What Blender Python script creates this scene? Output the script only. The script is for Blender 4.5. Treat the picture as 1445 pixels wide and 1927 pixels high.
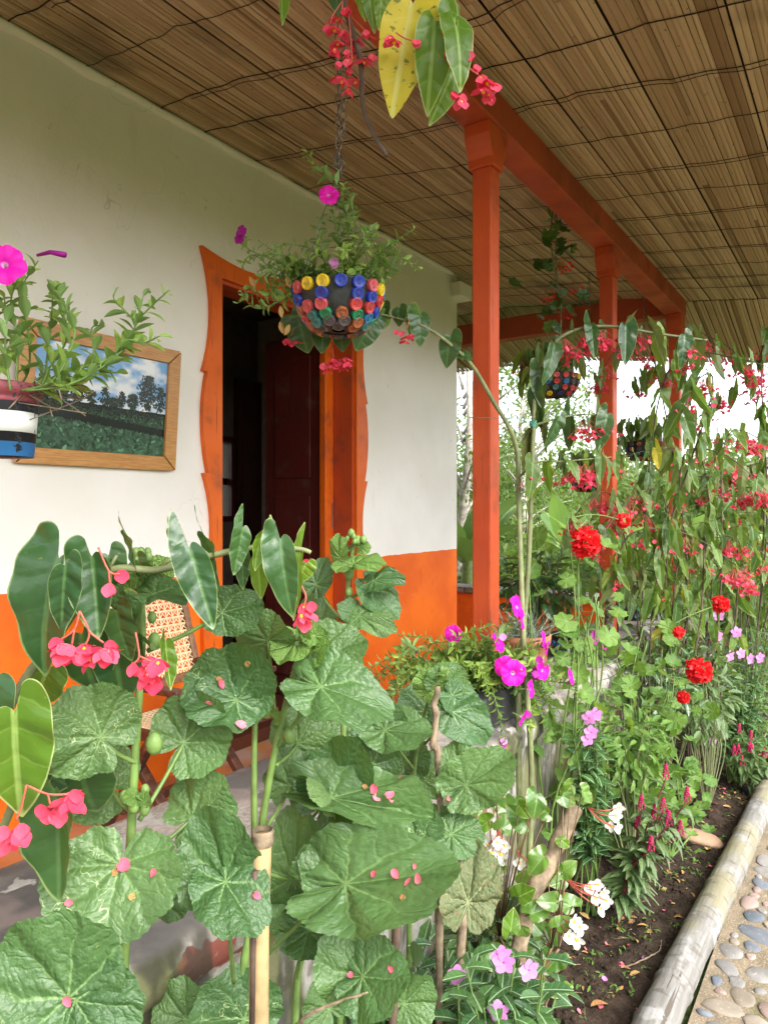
import bpy, math, random
import numpy as np
from mathutils import Vector, Matrix, noise as mnoise

for o in list(bpy.data.objects):
    bpy.data.objects.remove(o, do_unlink=True)
scene = bpy.context.scene
COL = scene.collection

# ------------------------------------------------------------------ camera
# X runs along the veranda, Y points at the house wall, Z is up, ground z = 0
FPX = 1337.0                     # focal length for a picture 1445 wide
CX, HY = 722.5, 955.0            # centre column, horizon row
CAMZ = 1.6
TH = math.atan2(918.0, FPX)
cs, sn = math.cos(TH), math.sin(TH)
FW = Vector((cs, sn, 0)); RT = Vector((sn, -cs, 0)); UP = Vector((0, 0, 1)); BK = -FW
cam_d = bpy.data.cameras.new('camera')
cam = bpy.data.objects.new('camera', cam_d); COL.objects.link(cam)
cam.location = (0, 0, CAMZ)
cam.rotation_euler = (math.pi / 2, 0, TH - math.pi / 2)
cam_d.sensor_fit = 'HORIZONTAL'; cam_d.sensor_width = 36.0
cam_d.lens = FPX / 1445.0 * 36.0
cam_d.shift_y = -8.5 / 1445.0
cam_d.clip_start = 0.05; cam_d.clip_end = 600
scene.camera = cam

# ------------------------------------------------------------------ world, sun, exposure
SUN_EL, SUN_AZ = math.radians(44), math.radians(-112)     # azimuth of the sun measured from +X towards +Y
world = bpy.data.worlds.new('World'); scene.world = world
world.use_nodes = True
wt = world.node_tree; wt.nodes.clear()
w_out = wt.nodes.new('ShaderNodeOutputWorld'); w_bg = wt.nodes.new('ShaderNodeBackground')
w_sky = wt.nodes.new('ShaderNodeTexSky'); w_sky.sky_type = 'NISHITA'; w_sky.sun_disc = False
w_sky.sun_elevation = SUN_EL; w_sky.sun_rotation = math.pi / 2 - SUN_AZ
w_sky.dust_density = 3.0; w_sky.air_density = 1.0
w_hs = wt.nodes.new('ShaderNodeHueSaturation'); w_hs.inputs['Saturation'].default_value = 0.34
w_hs.inputs['Value'].default_value = 1.0
w_tc = wt.nodes.new('ShaderNodeTexCoord'); w_no = wt.nodes.new('ShaderNodeTexNoise')
w_no.inputs['Scale'].default_value = 3.0; w_no.inputs['Detail'].default_value = 2
w_mr = wt.nodes.new('ShaderNodeMapRange'); w_mr.inputs['From Min'].default_value = 0.3; w_mr.inputs['From Max'].default_value = 0.7
w_mr.inputs['To Min'].default_value = 0.86; w_mr.inputs['To Max'].default_value = 1.14
w_mx = wt.nodes.new('ShaderNodeMixRGB'); w_mx.blend_type = 'MULTIPLY'; w_mx.inputs[0].default_value = 1.0
wt.links.new(w_sky.outputs[0], w_hs.inputs['Color']); wt.links.new(w_tc.outputs['Generated'], w_no.inputs['Vector'])
wt.links.new(w_no.outputs['Fac'], w_mr.inputs['Value'])
wt.links.new(w_hs.outputs[0], w_mx.inputs[1]); wt.links.new(w_mr.outputs[0], w_mx.inputs[2])
wt.links.new(w_mx.outputs[0], w_bg.inputs['Color']); w_bg.inputs['Strength'].default_value = 0.15
wt.links.new(w_bg.outputs[0], w_out.inputs['Surface'])
sd = bpy.data.lights.new('sun', 'SUN'); sun = bpy.data.objects.new('sun', sd); COL.objects.link(sun)
sd.energy = 0.75; sd.angle = math.radians(35); sd.color = (1.0, 0.965, 0.9)
sdir = Vector((math.cos(SUN_EL) * math.cos(SUN_AZ), math.cos(SUN_EL) * math.sin(SUN_AZ), math.sin(SUN_EL)))
sun.rotation_euler = sdir.to_track_quat('Z', 'Y').to_euler(); sun.location = sdir * 20
vs = scene.view_settings
vs.view_transform = 'Standard'; vs.look = 'None'; vs.gamma = 1.0; vs.use_curve_mapping = False
vs.exposure = 2.28
scene.render.engine = 'CYCLES'
scene.cycles.max_bounces = 6; scene.cycles.diffuse_bounces = 3; scene.cycles.glossy_bounces = 2; scene.cycles.transmission_bounces = 2; scene.cycles.caustics_reflective = False; scene.cycles.caustics_refractive = False; scene.cycles.transparent_max_bounces = 6

# ------------------------------------------------------------------ helpers
def at(px, py, depth):
    """world point seen at photo pixel px,py at a distance along the view axis"""
    t = (px - CX) / FPX
    p = depth * (FW + t * RT); p.z = CAMZ + (HY - py) / FPX * depth
    return p
def at_n(px, py, n):
    t = (px - CX) / FPX
    return at(px, py, n / (sn - cs * t))
def at_z(px, py, z):
    return at(px, py, (CAMZ - z) * FPX / (py - HY))
def sv(x, y, z):
    return x * RT + y * UP + z * BK
LOC = {}
def tag(o, label=None, cat=None, group=None, kind=None):
    if label: o['label'] = label
    if cat: o['category'] = cat
    if group: o['group'] = group
    if kind: o['kind'] = kind
    return o
def thing(name, label, cat, loc=(0, 0, 0), group=None):
    o = bpy.data.objects.new(name, None); COL.objects.link(o)
    o.empty_display_size = 0.05; o.location = loc; LOC[o] = Vector(loc)
    return tag(o, label, cat, group)
def frame(B, T, Nh, s, sw=None):
    y = T.normalized(); x = y.cross(Nh)
    if x.length < 1e-4: x = y.cross(Vector((0.3, 0.5, 0.8)))
    x.normalize(); z = x.cross(y)
    sw = s if sw is None else sw
    M = Matrix.Identity(4)
    for i in range(3):
        M[i][0] = x[i] * sw; M[i][1] = y[i] * s; M[i][2] = z[i] * s; M[i][3] = B[i]
    return M
class Tpl:
    """a small shape kept as arrays; me(mat) gives one shared mesh per material"""
    def __init__(s, v, f, rf=None, mi=None):
        s.v = np.array(v, float); s.f = f; s.rf = rf if rf is not None else [0.0] * len(v)
        s.mi = mi; s.cache = {}
    def me(s, *mats):
        k = tuple(m.name for m in mats)
        if k not in s.cache:
            mb = MB(); mb.inst(s, Matrix.Identity(4)); s.cache[k] = mb.mesh('shape', mats, True)
        return s.cache[k]
class MB:
    def __init__(s): s.v = []; s.f = []; s.m = []; s.uv = []; s.rf = []
    def add(s, vs, fs, mi=0, uv=None, rf=None):
        b = len(s.v); s.v += [tuple(v) for v in vs]
        s.uv += uv if uv is not None else [(0.0, 0.0)] * len(vs)
        s.rf += list(rf) if rf is not None else [0.0] * len(vs)
        s.f += [tuple(b + i for i in f) for f in fs]
        s.m += list(mi) if isinstance(mi, (list, tuple)) else [mi] * len(fs)
        return s
    def inst(s, t, M, mi=0):
        A = np.array(M); w = t.v @ A[:3, :3].T + A[:3, 3]
        return s.add(w.tolist(), t.f, t.mi if t.mi is not None else mi, [(a[0], a[1]) for a in t.v], t.rf)
    def box(s, a, b, mi=0, M=None):
        x0, y0, z0 = a; x1, y1, z1 = b
        vs = [Vector(p) for p in ((x0, y0, z0), (x1, y0, z0), (x1, y1, z0), (x0, y1, z0), (x0, y0, z1), (x1, y0, z1), (x1, y1, z1), (x0, y1, z1))]
        if M is not None: vs = [M @ v for v in vs]
        return s.add(vs, [(3, 2, 1, 0), (4, 5, 6, 7), (0, 1, 5, 4), (1, 2, 6, 5), (2, 3, 7, 6), (3, 0, 4, 7)], mi)
    def bar(s, p, q, w, h, mi=0, up=UP):
        p = Vector(p); q = Vector(q); d = (q - p); L = d.length; y = d.normalized()
        x = y.cross(up); x = x.normalized() if x.length > 1e-4 else Vector((1, 0, 0)); z = x.cross(y)
        M = Matrix(((x.x, y.x, z.x, p.x), (x.y, y.y, z.y, p.y), (x.z, y.z, z.z, p.z), (0, 0, 0, 1)))
        return s.box((-w / 2, 0, -h / 2), (w / 2, L, h / 2), mi, M)
    def tube(s, pts, rad, n=6, mi=0, cap=True):
        pts = [Vector(p) for p in pts]; k = len(pts)
        if not isinstance(rad, (list, tuple)): rad = [rad] * k
        vs = []; up = None
        for i, p in enumerate(pts):
            d = (pts[min(i + 1, k - 1)] - pts[max(i - 1, 0)])
            d = d.normalized() if d.length > 1e-9 else UP
            if up is None:
                up = d.orthogonal().normalized()
            up = up - d * up.dot(d)
            up = up.normalized() if up.length > 1e-6 else d.orthogonal().normalized()
            w = d.cross(up)
            for j in range(n):
                a = 2 * math.pi * j / n
                vs.append(p + rad[i] * (math.cos(a) * up + math.sin(a) * w))
        fs = [(i * n + j, i * n + (j + 1) % n, (i + 1) * n + (j + 1) % n, (i + 1) * n + j) for i in range(k - 1) for j in range(n)]
        if cap: fs += [tuple(range(n - 1, -1, -1)), tuple((k - 1) * n + j for j in range(n))]
        return s.add(vs, fs, mi)
    def lathe(s, prof, n=24, c=(0, 0, 0), mi=0):
        c = Vector(c); k = len(prof); vs = []
        for r, z in prof:
            for j in range(n):
                a = 2 * math.pi * j / n; vs.append((c.x + r * math.cos(a), c.y + r * math.sin(a), c.z + z))
        fs = [(i * n + j, i * n + (j + 1) % n, (i + 1) * n + (j + 1) % n, (i + 1) * n + j) for i in range(k - 1) for j in range(n)]
        mis = mi if not isinstance(mi, (list, tuple)) else [mi[i] for i in range(k - 1) for j in range(n)]
        return s.add(vs, fs, mis)
    def prism(s, poly, ext, mi=0):
        n = len(poly); e = Vector(ext); poly = [Vector(p) for p in poly]
        return s.add(poly + [p + e for p in poly], [tuple(range(n - 1, -1, -1)), tuple(range(n, 2 * n))] +
                     [(i, (i + 1) % n, n + (i + 1) % n, n + i) for i in range(n)], mi)
    def mesh(s, name, mats, smooth=True, off=None):
        me = bpy.data.meshes.new(name)
        v = s.v if off is None else [(a[0] - off[0], a[1] - off[1], a[2] - off[2]) for a in s.v]
        me.from_pydata(v, [], s.f)
        me.polygons.foreach_set('material_index', s.m)
        me.polygons.foreach_set('use_smooth', [smooth] * len(s.f))
        ul = me.uv_layers.new(name='UVMap')
        idx = np.empty(len(me.loops), np.int32); me.loops.foreach_get('vertex_index', idx)
        ul.data.foreach_set('uv', np.array(s.uv, np.float32)[idx].ravel())
        at_ = me.attributes.new('rf', 'FLOAT', 'POINT'); at_.data.foreach_set('value', np.array(s.rf, np.float32))
        for m in mats: me.materials.append(m)
        me.update()
        return me
    def build(s, name, mats, parent=None, smooth=True, bevel=0, loc=None, kind=None):
        if not isinstance(mats, (list, tuple)): mats = [mats]
        off = LOC[parent] if parent is not None else (Vector(loc) if loc is not None else Vector((0, 0, 0)))
        o = bpy.data.objects.new(name, s.mesh(name, mats, smooth, off)); COL.objects.link(o)
        if parent is not None: o.parent = parent
        else: o.location = off
        LOC[o] = off
        if bevel:
            b = o.modifiers.new('bevel', 'BEVEL'); b.width = bevel; b.segments = 2; b.limit_method = 'ANGLE'
        if kind: o['kind'] = kind
        return o
def put(name, me, parent, M):
    """a shared mesh placed by a world matrix, as a child of parent (or top-level)"""
    o = bpy.data.objects.new(name, me); COL.objects.link(o)
    if parent is not None:
        o.parent = parent; o.matrix_basis = Matrix.Translation(-LOC[parent]) @ M; LOC[o] = LOC[parent]
    else:
        o.matrix_basis = M; LOC[o] = M.translation.copy()
    return o
def spline(pts, k=6):
    pts = [Vector(p) for p in pts]; out = []
    for i in range(len(pts) - 1):
        p0 = pts[max(i - 1, 0)]; p1 = pts[i]; p2 = pts[i + 1]; p3 = pts[min(i + 2, len(pts) - 1)]
        for j in range(k):
            t = j / k
            out.append(0.5 * ((2 * p1) + (p2 - p0) * t + (2 * p0 - 5 * p1 + 4 * p2 - p3) * t * t + (3 * p1 - p0 - 3 * p2 + p3) * t ** 3))
    out.append(pts[-1]); return out
def lerp(a, b, t): return a + (b - a) * t
def taper(r0, r1, n): return [lerp(r0, r1, i / (n - 1)) for i in range(n)]

# ------------------------------------------------------------------ materials
class NT:
    def __init__(s, name):
        s.m = bpy.data.materials.new(name); s.m.use_nodes = True; s.t = s.m.node_tree
        s.b = s.t.nodes['Principled BSDF']; s.out = s.t.nodes['Material Output']
    def n(s, kind, **kw):
        nd = s.t.nodes.new('ShaderNode' + kind)
        for k, v in kw.items():
            if k.startswith('i_'): nd.inputs[k[2:].replace('_', ' ')].default_value = v
            elif k.startswith('x'): nd.inputs[int(k[1:])].default_value = v
            else: setattr(nd, k, v)
        return nd
    def l(s, a, b): s.t.links.new(a, b)
    def math(s, op, a, b=None, c=None):
        nd = s.n('Math', operation=op)
        for i, v in enumerate((a, b, c)):
            if v is None: continue
            if isinstance(v, (int, float)): nd.inputs[i].default_value = v
            else: s.l(v, nd.inputs[i])
        return nd.outputs[0]
    def mix(s, f, a, b, mode='MIX'):
        nd = s.n('MixRGB', blend_type=mode)
        for i, v in enumerate((f, a, b)):
            if isinstance(v, (int, float)): nd.inputs[i].default_value = v
            elif isinstance(v, tuple): nd.inputs[i].default_value = v if len(v) == 4 else v + (1,)
            else: s.l(v, nd.inputs[i])
        return nd.outputs[0]
    def noise(s, scale, detail=4, vec=None, rough=0.55, dist=0.0):
        nd = s.n('TexNoise'); nd.inputs['Scale'].default_value = scale; nd.inputs['Detail'].default_value = min(detail, 3.0 if detail < 7 else 4.0)
        nd.inputs['Roughness'].default_value = rough; nd.inputs['Distortion'].default_value = dist
        if vec is not None: s.l(vec, nd.inputs['Vector'])
        return nd.outputs['Fac']
    def ramp(s, v, a, b, lo=0.0, hi=1.0):
        nd = s.n('MapRange'); nd.interpolation_type = 'SMOOTHSTEP'
        s.l(v, nd.inputs['Value'])
        for k, x in (('From Min', a), ('From Max', b), ('To Min', lo), ('To Max', hi)): nd.inputs[k].default_value = x
        return nd.outputs[0]
    def coord(s, which='Object', scale=None, rot=None):
        o = s.n('TexCoord').outputs[which]
        if scale or rot:
            mp = s.n('Mapping')
            if scale: mp.inputs['Scale'].default_value = scale
            if rot: mp.inputs['Rotation'].default_value = rot
            s.l(o, mp.inputs['Vector']); return mp.outputs[0]
        return o
    def pos(s, scale=None):
        o = s.n('NewGeometry').outputs['Position']
        if scale:
            mp = s.n('Mapping'); mp.inputs['Scale'].default_value = scale; s.l(o, mp.inputs['Vector']); return mp.outputs[0]
        return o
    def bump(s, h, strength=0.3, dist=0.01):
        nd = s.n('Bump'); nd.inputs['Strength'].default_value = strength; nd.inputs['Distance'].default_value = dist
        s.l(h, nd.inputs['Height']); s.l(nd.outputs[0], s.b.inputs['Normal']); return nd
    def col(s, c):
        if isinstance(c, tuple): s.b.inputs['Base Color'].default_value = c if len(c) == 4 else c + (1,)
        else: s.l(c, s.b.inputs['Base Color'])
    def rough(s, r, spec=0.5):
        if isinstance(r, (int, float)): s.b.inputs['Roughness'].default_value = r
        else: s.l(r, s.b.inputs['Roughness'])
        s.b.inputs['Specular IOR Level'].default_value = spec

def simple(name, c, rough=0.6, spec=0.4, var=0.25, scale=30, bump=0.15, bdist=0.003, metal=0):
    m = NT(name); P = m.pos()
    nz = m.noise(scale, 5, P); n2 = m.noise(scale * 0.17, 3, P)
    f = m.math('ADD', m.math('MULTIPLY', nz, 0.5), m.math('MULTIPLY', n2, 0.5))
    dark = tuple(x * (1 - var) for x in c); lite = tuple(min(1, x * (1 + var)) for x in c)
    m.col(m.mix(m.ramp(f, 0.35, 0.65), dark, lite)); m.rough(rough, spec); m.b.inputs['Metallic'].default_value = metal
    if bump: m.bump(nz, bump, bdist)
    return m.m

def leaf_mat(name, top, alt, under, vein, kind='mid', rough=0.42, spec=0.4, margin=None, trans=0.25, pucker=0.5, blot=None, nsec=6.0, trail=False, scale=1.0, cheap=False, blot_t=.58, sv_=.3):
    """leaf: colour by side, veins from the leaf's own UVs, light passing through"""
    m = NT(name)
    uv = m.n('UVMap'); uv.uv_map = 'UVMap'
    sp = m.n('SeparateXYZ'); m.l(uv.outputs[0], sp.inputs[0]); x, y = sp.outputs[0], sp.outputs[1]
    oi = m.n('ObjectInfo'); geo = m.n('NewGeometry')
    rnd = m.math('FRACT', m.math('ADD', oi.outputs['Random'], m.math('MULTIPLY', geo.outputs['Random Per Island'], 3.7)))
    nz = m.noise(5.0 / scale, 4, uv.outputs[0]); P = m.pos(); nw = m.noise(9, 3, P)
    if kind == 'palm':
        a = m.math('ARCTAN2', x, y); a = m.math('ADD', m.math('MULTIPLY', a, m.math('ADD', .86, m.math('MULTIPLY', rnd, .34))), m.math('MULTIPLY', m.math('SUBTRACT', m.noise(2.4, 2, m.pos((1, 1, 1)) if False else uv.outputs[0]), .5), .55)); w = m.n('Math', operation='WRAP'); m.l(a, w.inputs[0]); w.inputs[1].default_value = 0.375; w.inputs[2].default_value = -0.375
        r = m.math('SQRT', m.math('ADD', m.math('MULTIPLY', x, x), m.math('MULTIPLY', y, y)))
        aa = m.math('ABSOLUTE', w.outputs[0]); d = m.math('MULTIPLY', r, m.math('SINE', aa))
        c = m.math('SUBTRACT', m.math('MULTIPLY', r, m.math('COSINE', aa)), m.math('MULTIPLY', d, 0.9))
    else:
        d = m.math('ABSOLUTE', x); c = m.math('SUBTRACT', y, m.math('MULTIPLY', d, 0.7))
    c2 = m.math('ADD', m.math('MULTIPLY', c, nsec), m.math('MULTIPLY', nz, 1.6 if kind == 'palm' else 0.5))
    sec = m.math('ABSOLUTE', m.math('SUBTRACT', m.math('FRACT', c2), 0.5))
    vw = 0.008 if kind == 'palm' else 0.012
    v1 = m.ramp(d, vw, vw * 2.2, 1, 0); v2 = m.ramp(sec, 0.015, 0.06, 0.16 if kind == 'palm' else sv_, 0)
    if kind == 'palm': v1 = m.math('MULTIPLY', v1, m.ramp(r, 0.05, 0.95, 0.85, 0.12))
    vm = m.math('MAXIMUM', v1, v2)
    basec = m.mix(m.ramp(rnd, 0.1, 0.9), top, alt)
    basec = m.mix(m.ramp(nw, 0.35, 0.7, 0.0, 0.45), basec, tuple(q * 0.62 for q in top))
    if blot: basec = m.mix(m.ramp(m.noise(14 / scale, 5, uv.outputs[0]), blot_t, blot_t + .05), basec, blot)
    colr = m.mix(vm, basec, vein)
    if trail:
        q = m.math('ABSOLUTE', m.math('SUBTRACT', m.noise(3.2, 2, uv.outputs[0], dist=0.6), 0.5))
        msk = m.math('MULTIPLY', m.ramp(q, 0.0, 0.008, 1, 0), m.ramp(m.noise(2.6, 2, P), 0.64, 0.67))
        colr = m.mix(m.math('MULTIPLY', msk, 0.75), colr, (0.45, 0.55, 0.28))
    if margin:
        rf = m.n('Attribute'); rf.attribute_name = 'rf'
        colr = m.mix(m.ramp(rf.outputs['Fac'], 0.955, 0.985), colr, margin)
    colr = m.mix(m.math('MULTIPLY', geo.outputs['Backfacing'], 0.85), colr, under)
    m.col(colr); m.rough(rough, spec)
    h = m.math('ADD', m.math('MULTIPLY', m.ramp(d, 0, 0.12), 0.5), m.math('MULTIPLY', m.ramp(sec, 0, 0.3), 0.5))
    if kind == 'palm':
        vo = m.n('TexVoronoi'); vo.feature = 'F1'; vo.inputs['Scale'].default_value = 13; m.l(uv.outputs[0], vo.inputs['Vector'])
        h = m.math('SUBTRACT', m.math('MULTIPLY', m.ramp(d, 0, 0.10), 0.6), m.math('MULTIPLY', vo.outputs['Distance'], 0.35))
        h = m.math('ADD', h, m.math('MULTIPLY', m.ramp(sec, 0, 0.3), 0.2))
    h = m.math('ADD', h, m.math('MULTIPLY', m.noise(16 / scale, 3, uv.outputs[0]), 0.45 if kind == 'palm' else 0.25))
    if not cheap: m.bump(h, pucker, (0.007 if kind == 'palm' else 0.006) * scale)
    tr = m.n('BsdfTranslucent'); m.l(m.mix(0.55, colr, (0.35, 0.6, 0.05)), tr.inputs['Color'])
    mx = m.n('MixShader'); mx.inputs[0].default_value = trans
    m.l(m.b.outputs[0], mx.inputs[1]); m.l(tr.outputs[0], mx.inputs[2]); m.l(mx.outputs[0], m.out.inputs['Surface'])
    return m.m
def petal_mat(name, c, c2, trans=0.3, throat=None, rough=0.55):
    m = NT(name); uv = m.n('UVMap'); uv.uv_map = 'UVMap'; oi = m.n('ObjectInfo'); geo = m.n('NewGeometry')
    rnd = m.math('FRACT', m.math('ADD', oi.outputs['Random'], m.math('MULTIPLY', geo.outputs['Random Per Island'], 2.3)))
    col = m.mix(rnd, c, c2)
    col = m.mix(m.ramp(m.noise(7, 4, uv.outputs[0]), 0.3, 0.75, 0, 0.35), col, tuple(q * 0.6 for q in c))
    if throat:
        ln = m.n('VectorMath', operation='LENGTH'); m.l(uv.outputs[0], ln.inputs[0])
        col = m.mix(m.ramp(ln.outputs['Value'], 0.1, 0.2, 1, 0), col, throat)
    m.col(col); m.rough(rough, 0.25)
    tr = m.n('BsdfTranslucent'); m.l(col, tr.inputs['Color']); mx = m.n('MixShader'); mx.inputs[0].default_value = trans
    m.l(m.b.outputs[0], mx.inputs[1]); m.l(tr.outputs[0], mx.inputs[2]); m.l(mx.outputs[0], m.out.inputs['Surface'])
    return m.m
# ================================================================== the house and its veranda
R = random.Random(7)
W = 2.8; ZF = 0.295; DEND = 5.13; PN0, PN1 = 1.28, 1.38
def zc(n): return 3.505 - 0.13 * (W - n) if n < W else 3.505

def wall_mat():
    m = NT('limewashed_plaster'); P = m.pos(); sp = m.n('SeparateXYZ'); m.l(P, sp.inputs[0])
    wob = m.math('MULTIPLY', m.math('SUBTRACT', m.noise(7, 6, P), 0.5), 0.024)
    z = m.math('ADD', sp.outputs[2], wob)
    dado = m.ramp(z, 1.260, 1.263, 1, 0)
    nz = m.noise(2.2, 5, P); fine = m.noise(70, 4, P)
    white = m.mix(m.ramp(nz, 0.35, 0.7), (0.83, 0.815, 0.775), (0.78, 0.76, 0.705))
    hair = m.ramp(m.math('ABSOLUTE', m.math('SUBTRACT', m.noise(2.6, 4, P, .6, .4), .5)), 0.0, 0.0035, .45, 0); hair = m.math('MULTIPLY', hair, m.ramp(m.noise(1.3, 2, P), .52, .6))
    white = m.mix(hair, white, (0.40, 0.38, 0.33))
    scuff = m.ramp(m.noise(5, 6, m.pos((1.6, 1, .5))), .62, .74, 0, .18); white = m.mix(scuff, white, (0.55, 0.53, 0.48))
    spots = m.ramp(m.noise(24, 3, m.pos((1, 1, 0.35))), 0.72, 0.76)
    white = m.mix(m.math('MULTIPLY', spots, 0.35), white, (0.45, 0.42, 0.36))
    org = m.mix(m.ramp(nz, 0.35, 0.7), (0.86, 0.17, 0.008), (0.72, 0.115, 0.006)); org = m.mix(m.ramp(m.noise(12, 6, m.pos((1, 1, .6))), .62, .70, 0, .2), org, (0.50, 0.075, 0.01)); org = m.mix(m.ramp(m.noise(31, 4, P), .74, .76, 0, .6), org, (0.75, 0.55, 0.42))
    m.col(m.mix(dado, white, org)); m.rough(0.6, 0.3)
    m.bump(m.math('ADD', m.math('MULTIPLY', fine, 0.25), m.noise(7, 4, P)), 0.28, 0.014)
    return m.m
def paint_mat(name, c, c2, rough=0.42):
    m = NT(name); P = m.pos((14, 14, 1.6)); Q = m.pos()
    g = m.noise(6, 5, P); n2 = m.noise(3, 4, Q); ch = m.ramp(m.noise(38, 4, Q), 0.70, 0.73)
    col = m.mix(m.ramp(n2, 0.3, 0.7), c, c2)
    col = m.mix(m.ramp(g, 0.58, 0.75, 0, 0.4), col, tuple(x * 0.45 for x in c))
    col = m.mix(m.math('MULTIPLY', ch, 0.6), col, (0.16, 0.06, 0.03))
    fade = m.ramp(m.noise(1.9, 5, m.pos((1, 1, .5))), 0.48, 0.68, 0, 0.45); col = m.mix(fade, col, tuple(min(1, x * 1.2) for x in c))
    crk = m.ramp(m.noise(4.5, 4, m.pos((22, 22, 0.7))), 0.66, 0.70, 0, .75); col = m.mix(crk, col, (0.10, 0.03, 0.015))
    dirt = m.ramp(m.noise(6, 8, Q), 0.55, 0.72, 0, .5); col = m.mix(dirt, col, (0.13, 0.06, 0.035))
    m.col(col); m.rough(m.ramp(n2, .3, .7, rough - .08, rough + .2), 0.4); m.bump(m.math('SUBTRACT', g, m.math('MULTIPLY', crk, .8)), 0.3, 0.005)
    return m.m
M_WALL = wall_mat()
M_ORANGE = paint_mat('orange_paint', (0.70, 0.125, 0.004), (0.62, 0.10, 0.004))
M_RED = paint_mat('brick_red_paint', (0.52, 0.078, 0.016), (0.43, 0.056, 0.014), 0.5)
M_BEAM = paint_mat('old_brick_red_paint', (0.40, 0.062, 0.018), (0.30, 0.05, 0.018), 0.6)
M_DARKRED = paint_mat('dark_red_paint', (0.095, 0.012, 0.008), (0.07, 0.009, 0.006), 0.45)
M_BROWNDOOR = paint_mat('brown_door_paint', (0.10, 0.03, 0.015), (0.07, 0.02, 0.012), 0.4)
M_ROOM = simple('room_plaster_dimmed', (0.22, 0.19, 0.16), 0.8, 0.2, 0.1, 10, 0.05)  # white walls coloured dull brown, the room's dimness put into the paint
M_ROOF = simple('roof_backing', (0.05, 0.035, 0.022), 0.9, 0.1)

def cane_mat():
    m = NT('split_cane'); oi = m.n('ObjectInfo'); tc = m.coord('Object', (1.2, 60, 60))
    P = m.pos(); r = oi.outputs['Random']
    isl = m.n('NewGeometry').outputs['Random Per Island']
    rr = m.math('FRACT', m.math('ADD', r, m.math('MULTIPLY', isl, 5.1)))
    c = m.mix(m.ramp(rr, 0, 1), (0.36, 0.25, 0.138), (0.51, 0.39, 0.24))
    c = m.mix(m.ramp(rr, 0.85, 0.95), c, (0.22, 0.135, 0.065))
    g = m.noise(3, 5, tc)
    c = m.mix(m.ramp(g, 0.50, 0.78, 0, 0.45), c, (0.15, 0.09, 0.045))
    st = m.noise(1.6, 5, P); c = m.mix(m.ramp(st, 0.56, 0.72, 0, 0.55), c, (0.07, 0.05, 0.03))
    gr = m.ramp(m.noise(3.1, 4, P), 0.62, 0.74, 0, 0.35); c = m.mix(gr, c, (0.16, 0.16, 0.12))
    dots = m.ramp(m.noise(60, 2, m.pos((0.6, 1, 1))), 0.70, 0.74, 0, 0.7); c = m.mix(dots, c, (0.03, 0.02, 0.012))
    m.col(c); m.rough(0.6, 0.3); m.bump(g, 0.35, 0.004)
    return m.m
M_CANE = cane_mat()
M_CORD = simple('dark_tie_cord', (0.03, 0.018, 0.012), 0.8, 0.2, 0.3, 60)

def parapet_mat():
    m = NT('peeling_limewash'); P = m.pos(); geo = m.n('NewGeometry'); sp = m.n('SeparateXYZ'); m.l(geo.outputs['Normal'], sp.inputs[0])
    pz = m.n('SeparateXYZ'); m.l(P, pz.inputs[0])
    topn = m.ramp(sp.outputs[2], 0.55, 0.85)
    n1 = m.noise(5.5, 8, P, 0.65); n2 = m.noise(2.3, 6, P, 0.6); n3 = m.noise(13, 7, P, 0.7)
    conc = m.mix(m.ramp(m.noise(90, 4, P), 0.3, 0.7), (0.22, 0.195, 0.17), (0.37, 0.335, 0.29))
    conc = m.mix(m.ramp(n2, 0.45, 0.62), conc, (0.10, 0.092, 0.085))
    white = m.mix(m.ramp(n3, 0.3, 0.7), (0.42, 0.40, 0.365), (0.28, 0.265, 0.235))
    top = m.mix(m.ramp(n1, 0.57, 0.60), conc, white)
    pink = m.ramp(m.noise(3.1, 6, P), 0.56, 0.60); top = m.mix(m.math('MULTIPLY', pink, 0.3), top, (0.40, 0.30, 0.27))
    side = m.mix(m.ramp(n1, 0.47, 0.50), (0.24, 0.22, 0.19), white)
    mar = m.math('MULTIPLY', m.ramp(m.noise(4.2, 7, m.pos((1, 1, 1.3)), 0.65), 0.57, 0.59), m.ramp(pz.outputs[2], 0.25, 0.42))
    side = m.mix(mar, side, (0.19, 0.06, 0.045))
    stv = m.noise(7, 6, m.pos((1, 1, 0.22)), 0.65)
    moss = m.mix(m.ramp(n3, 0.35, 0.65), (0.085, 0.10, 0.025), (0.13, 0.13, 0.055))
    side = m.mix(m.ramp(stv, 0.44, 0.58, 0, 0.9), side, moss)
    side = m.mix(m.ramp(m.noise(9, 6, m.pos((1, 1, 0.3))), 0.50, 0.62, 0, 0.8), side, (0.035, 0.034, 0.025))
    m.col(m.mix(topn, side, top)); m.rough(0.85, 0.2)
    m.bump(m.math('ADD', n1, m.math('MULTIPLY', m.noise(60, 5, P), 0.4)), 0.5, 0.012)
    return m.m
M_PARA = parapet_mat()
def floor_mat():
    m = NT('ochre_polished_cement'); P = m.pos(); n = m.noise(4, 6, P)
    c = m.mix(m.ramp(n, 0.35, 0.65), (0.40, 0.17, 0.055), (0.30, 0.13, 0.06))
    pk = m.ramp(m.noise(2.2, 4, P), 0.5, 0.62); c = m.mix(m.math('MULTIPLY', pk, 0.7), c, (0.36, 0.26, 0.22))
    m.col(c); m.rough(0.4, 0.4); m.bump(m.noise(40, 4, P), 0.1, 0.003); return m.m
M_FLOOR = floor_mat()

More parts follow.
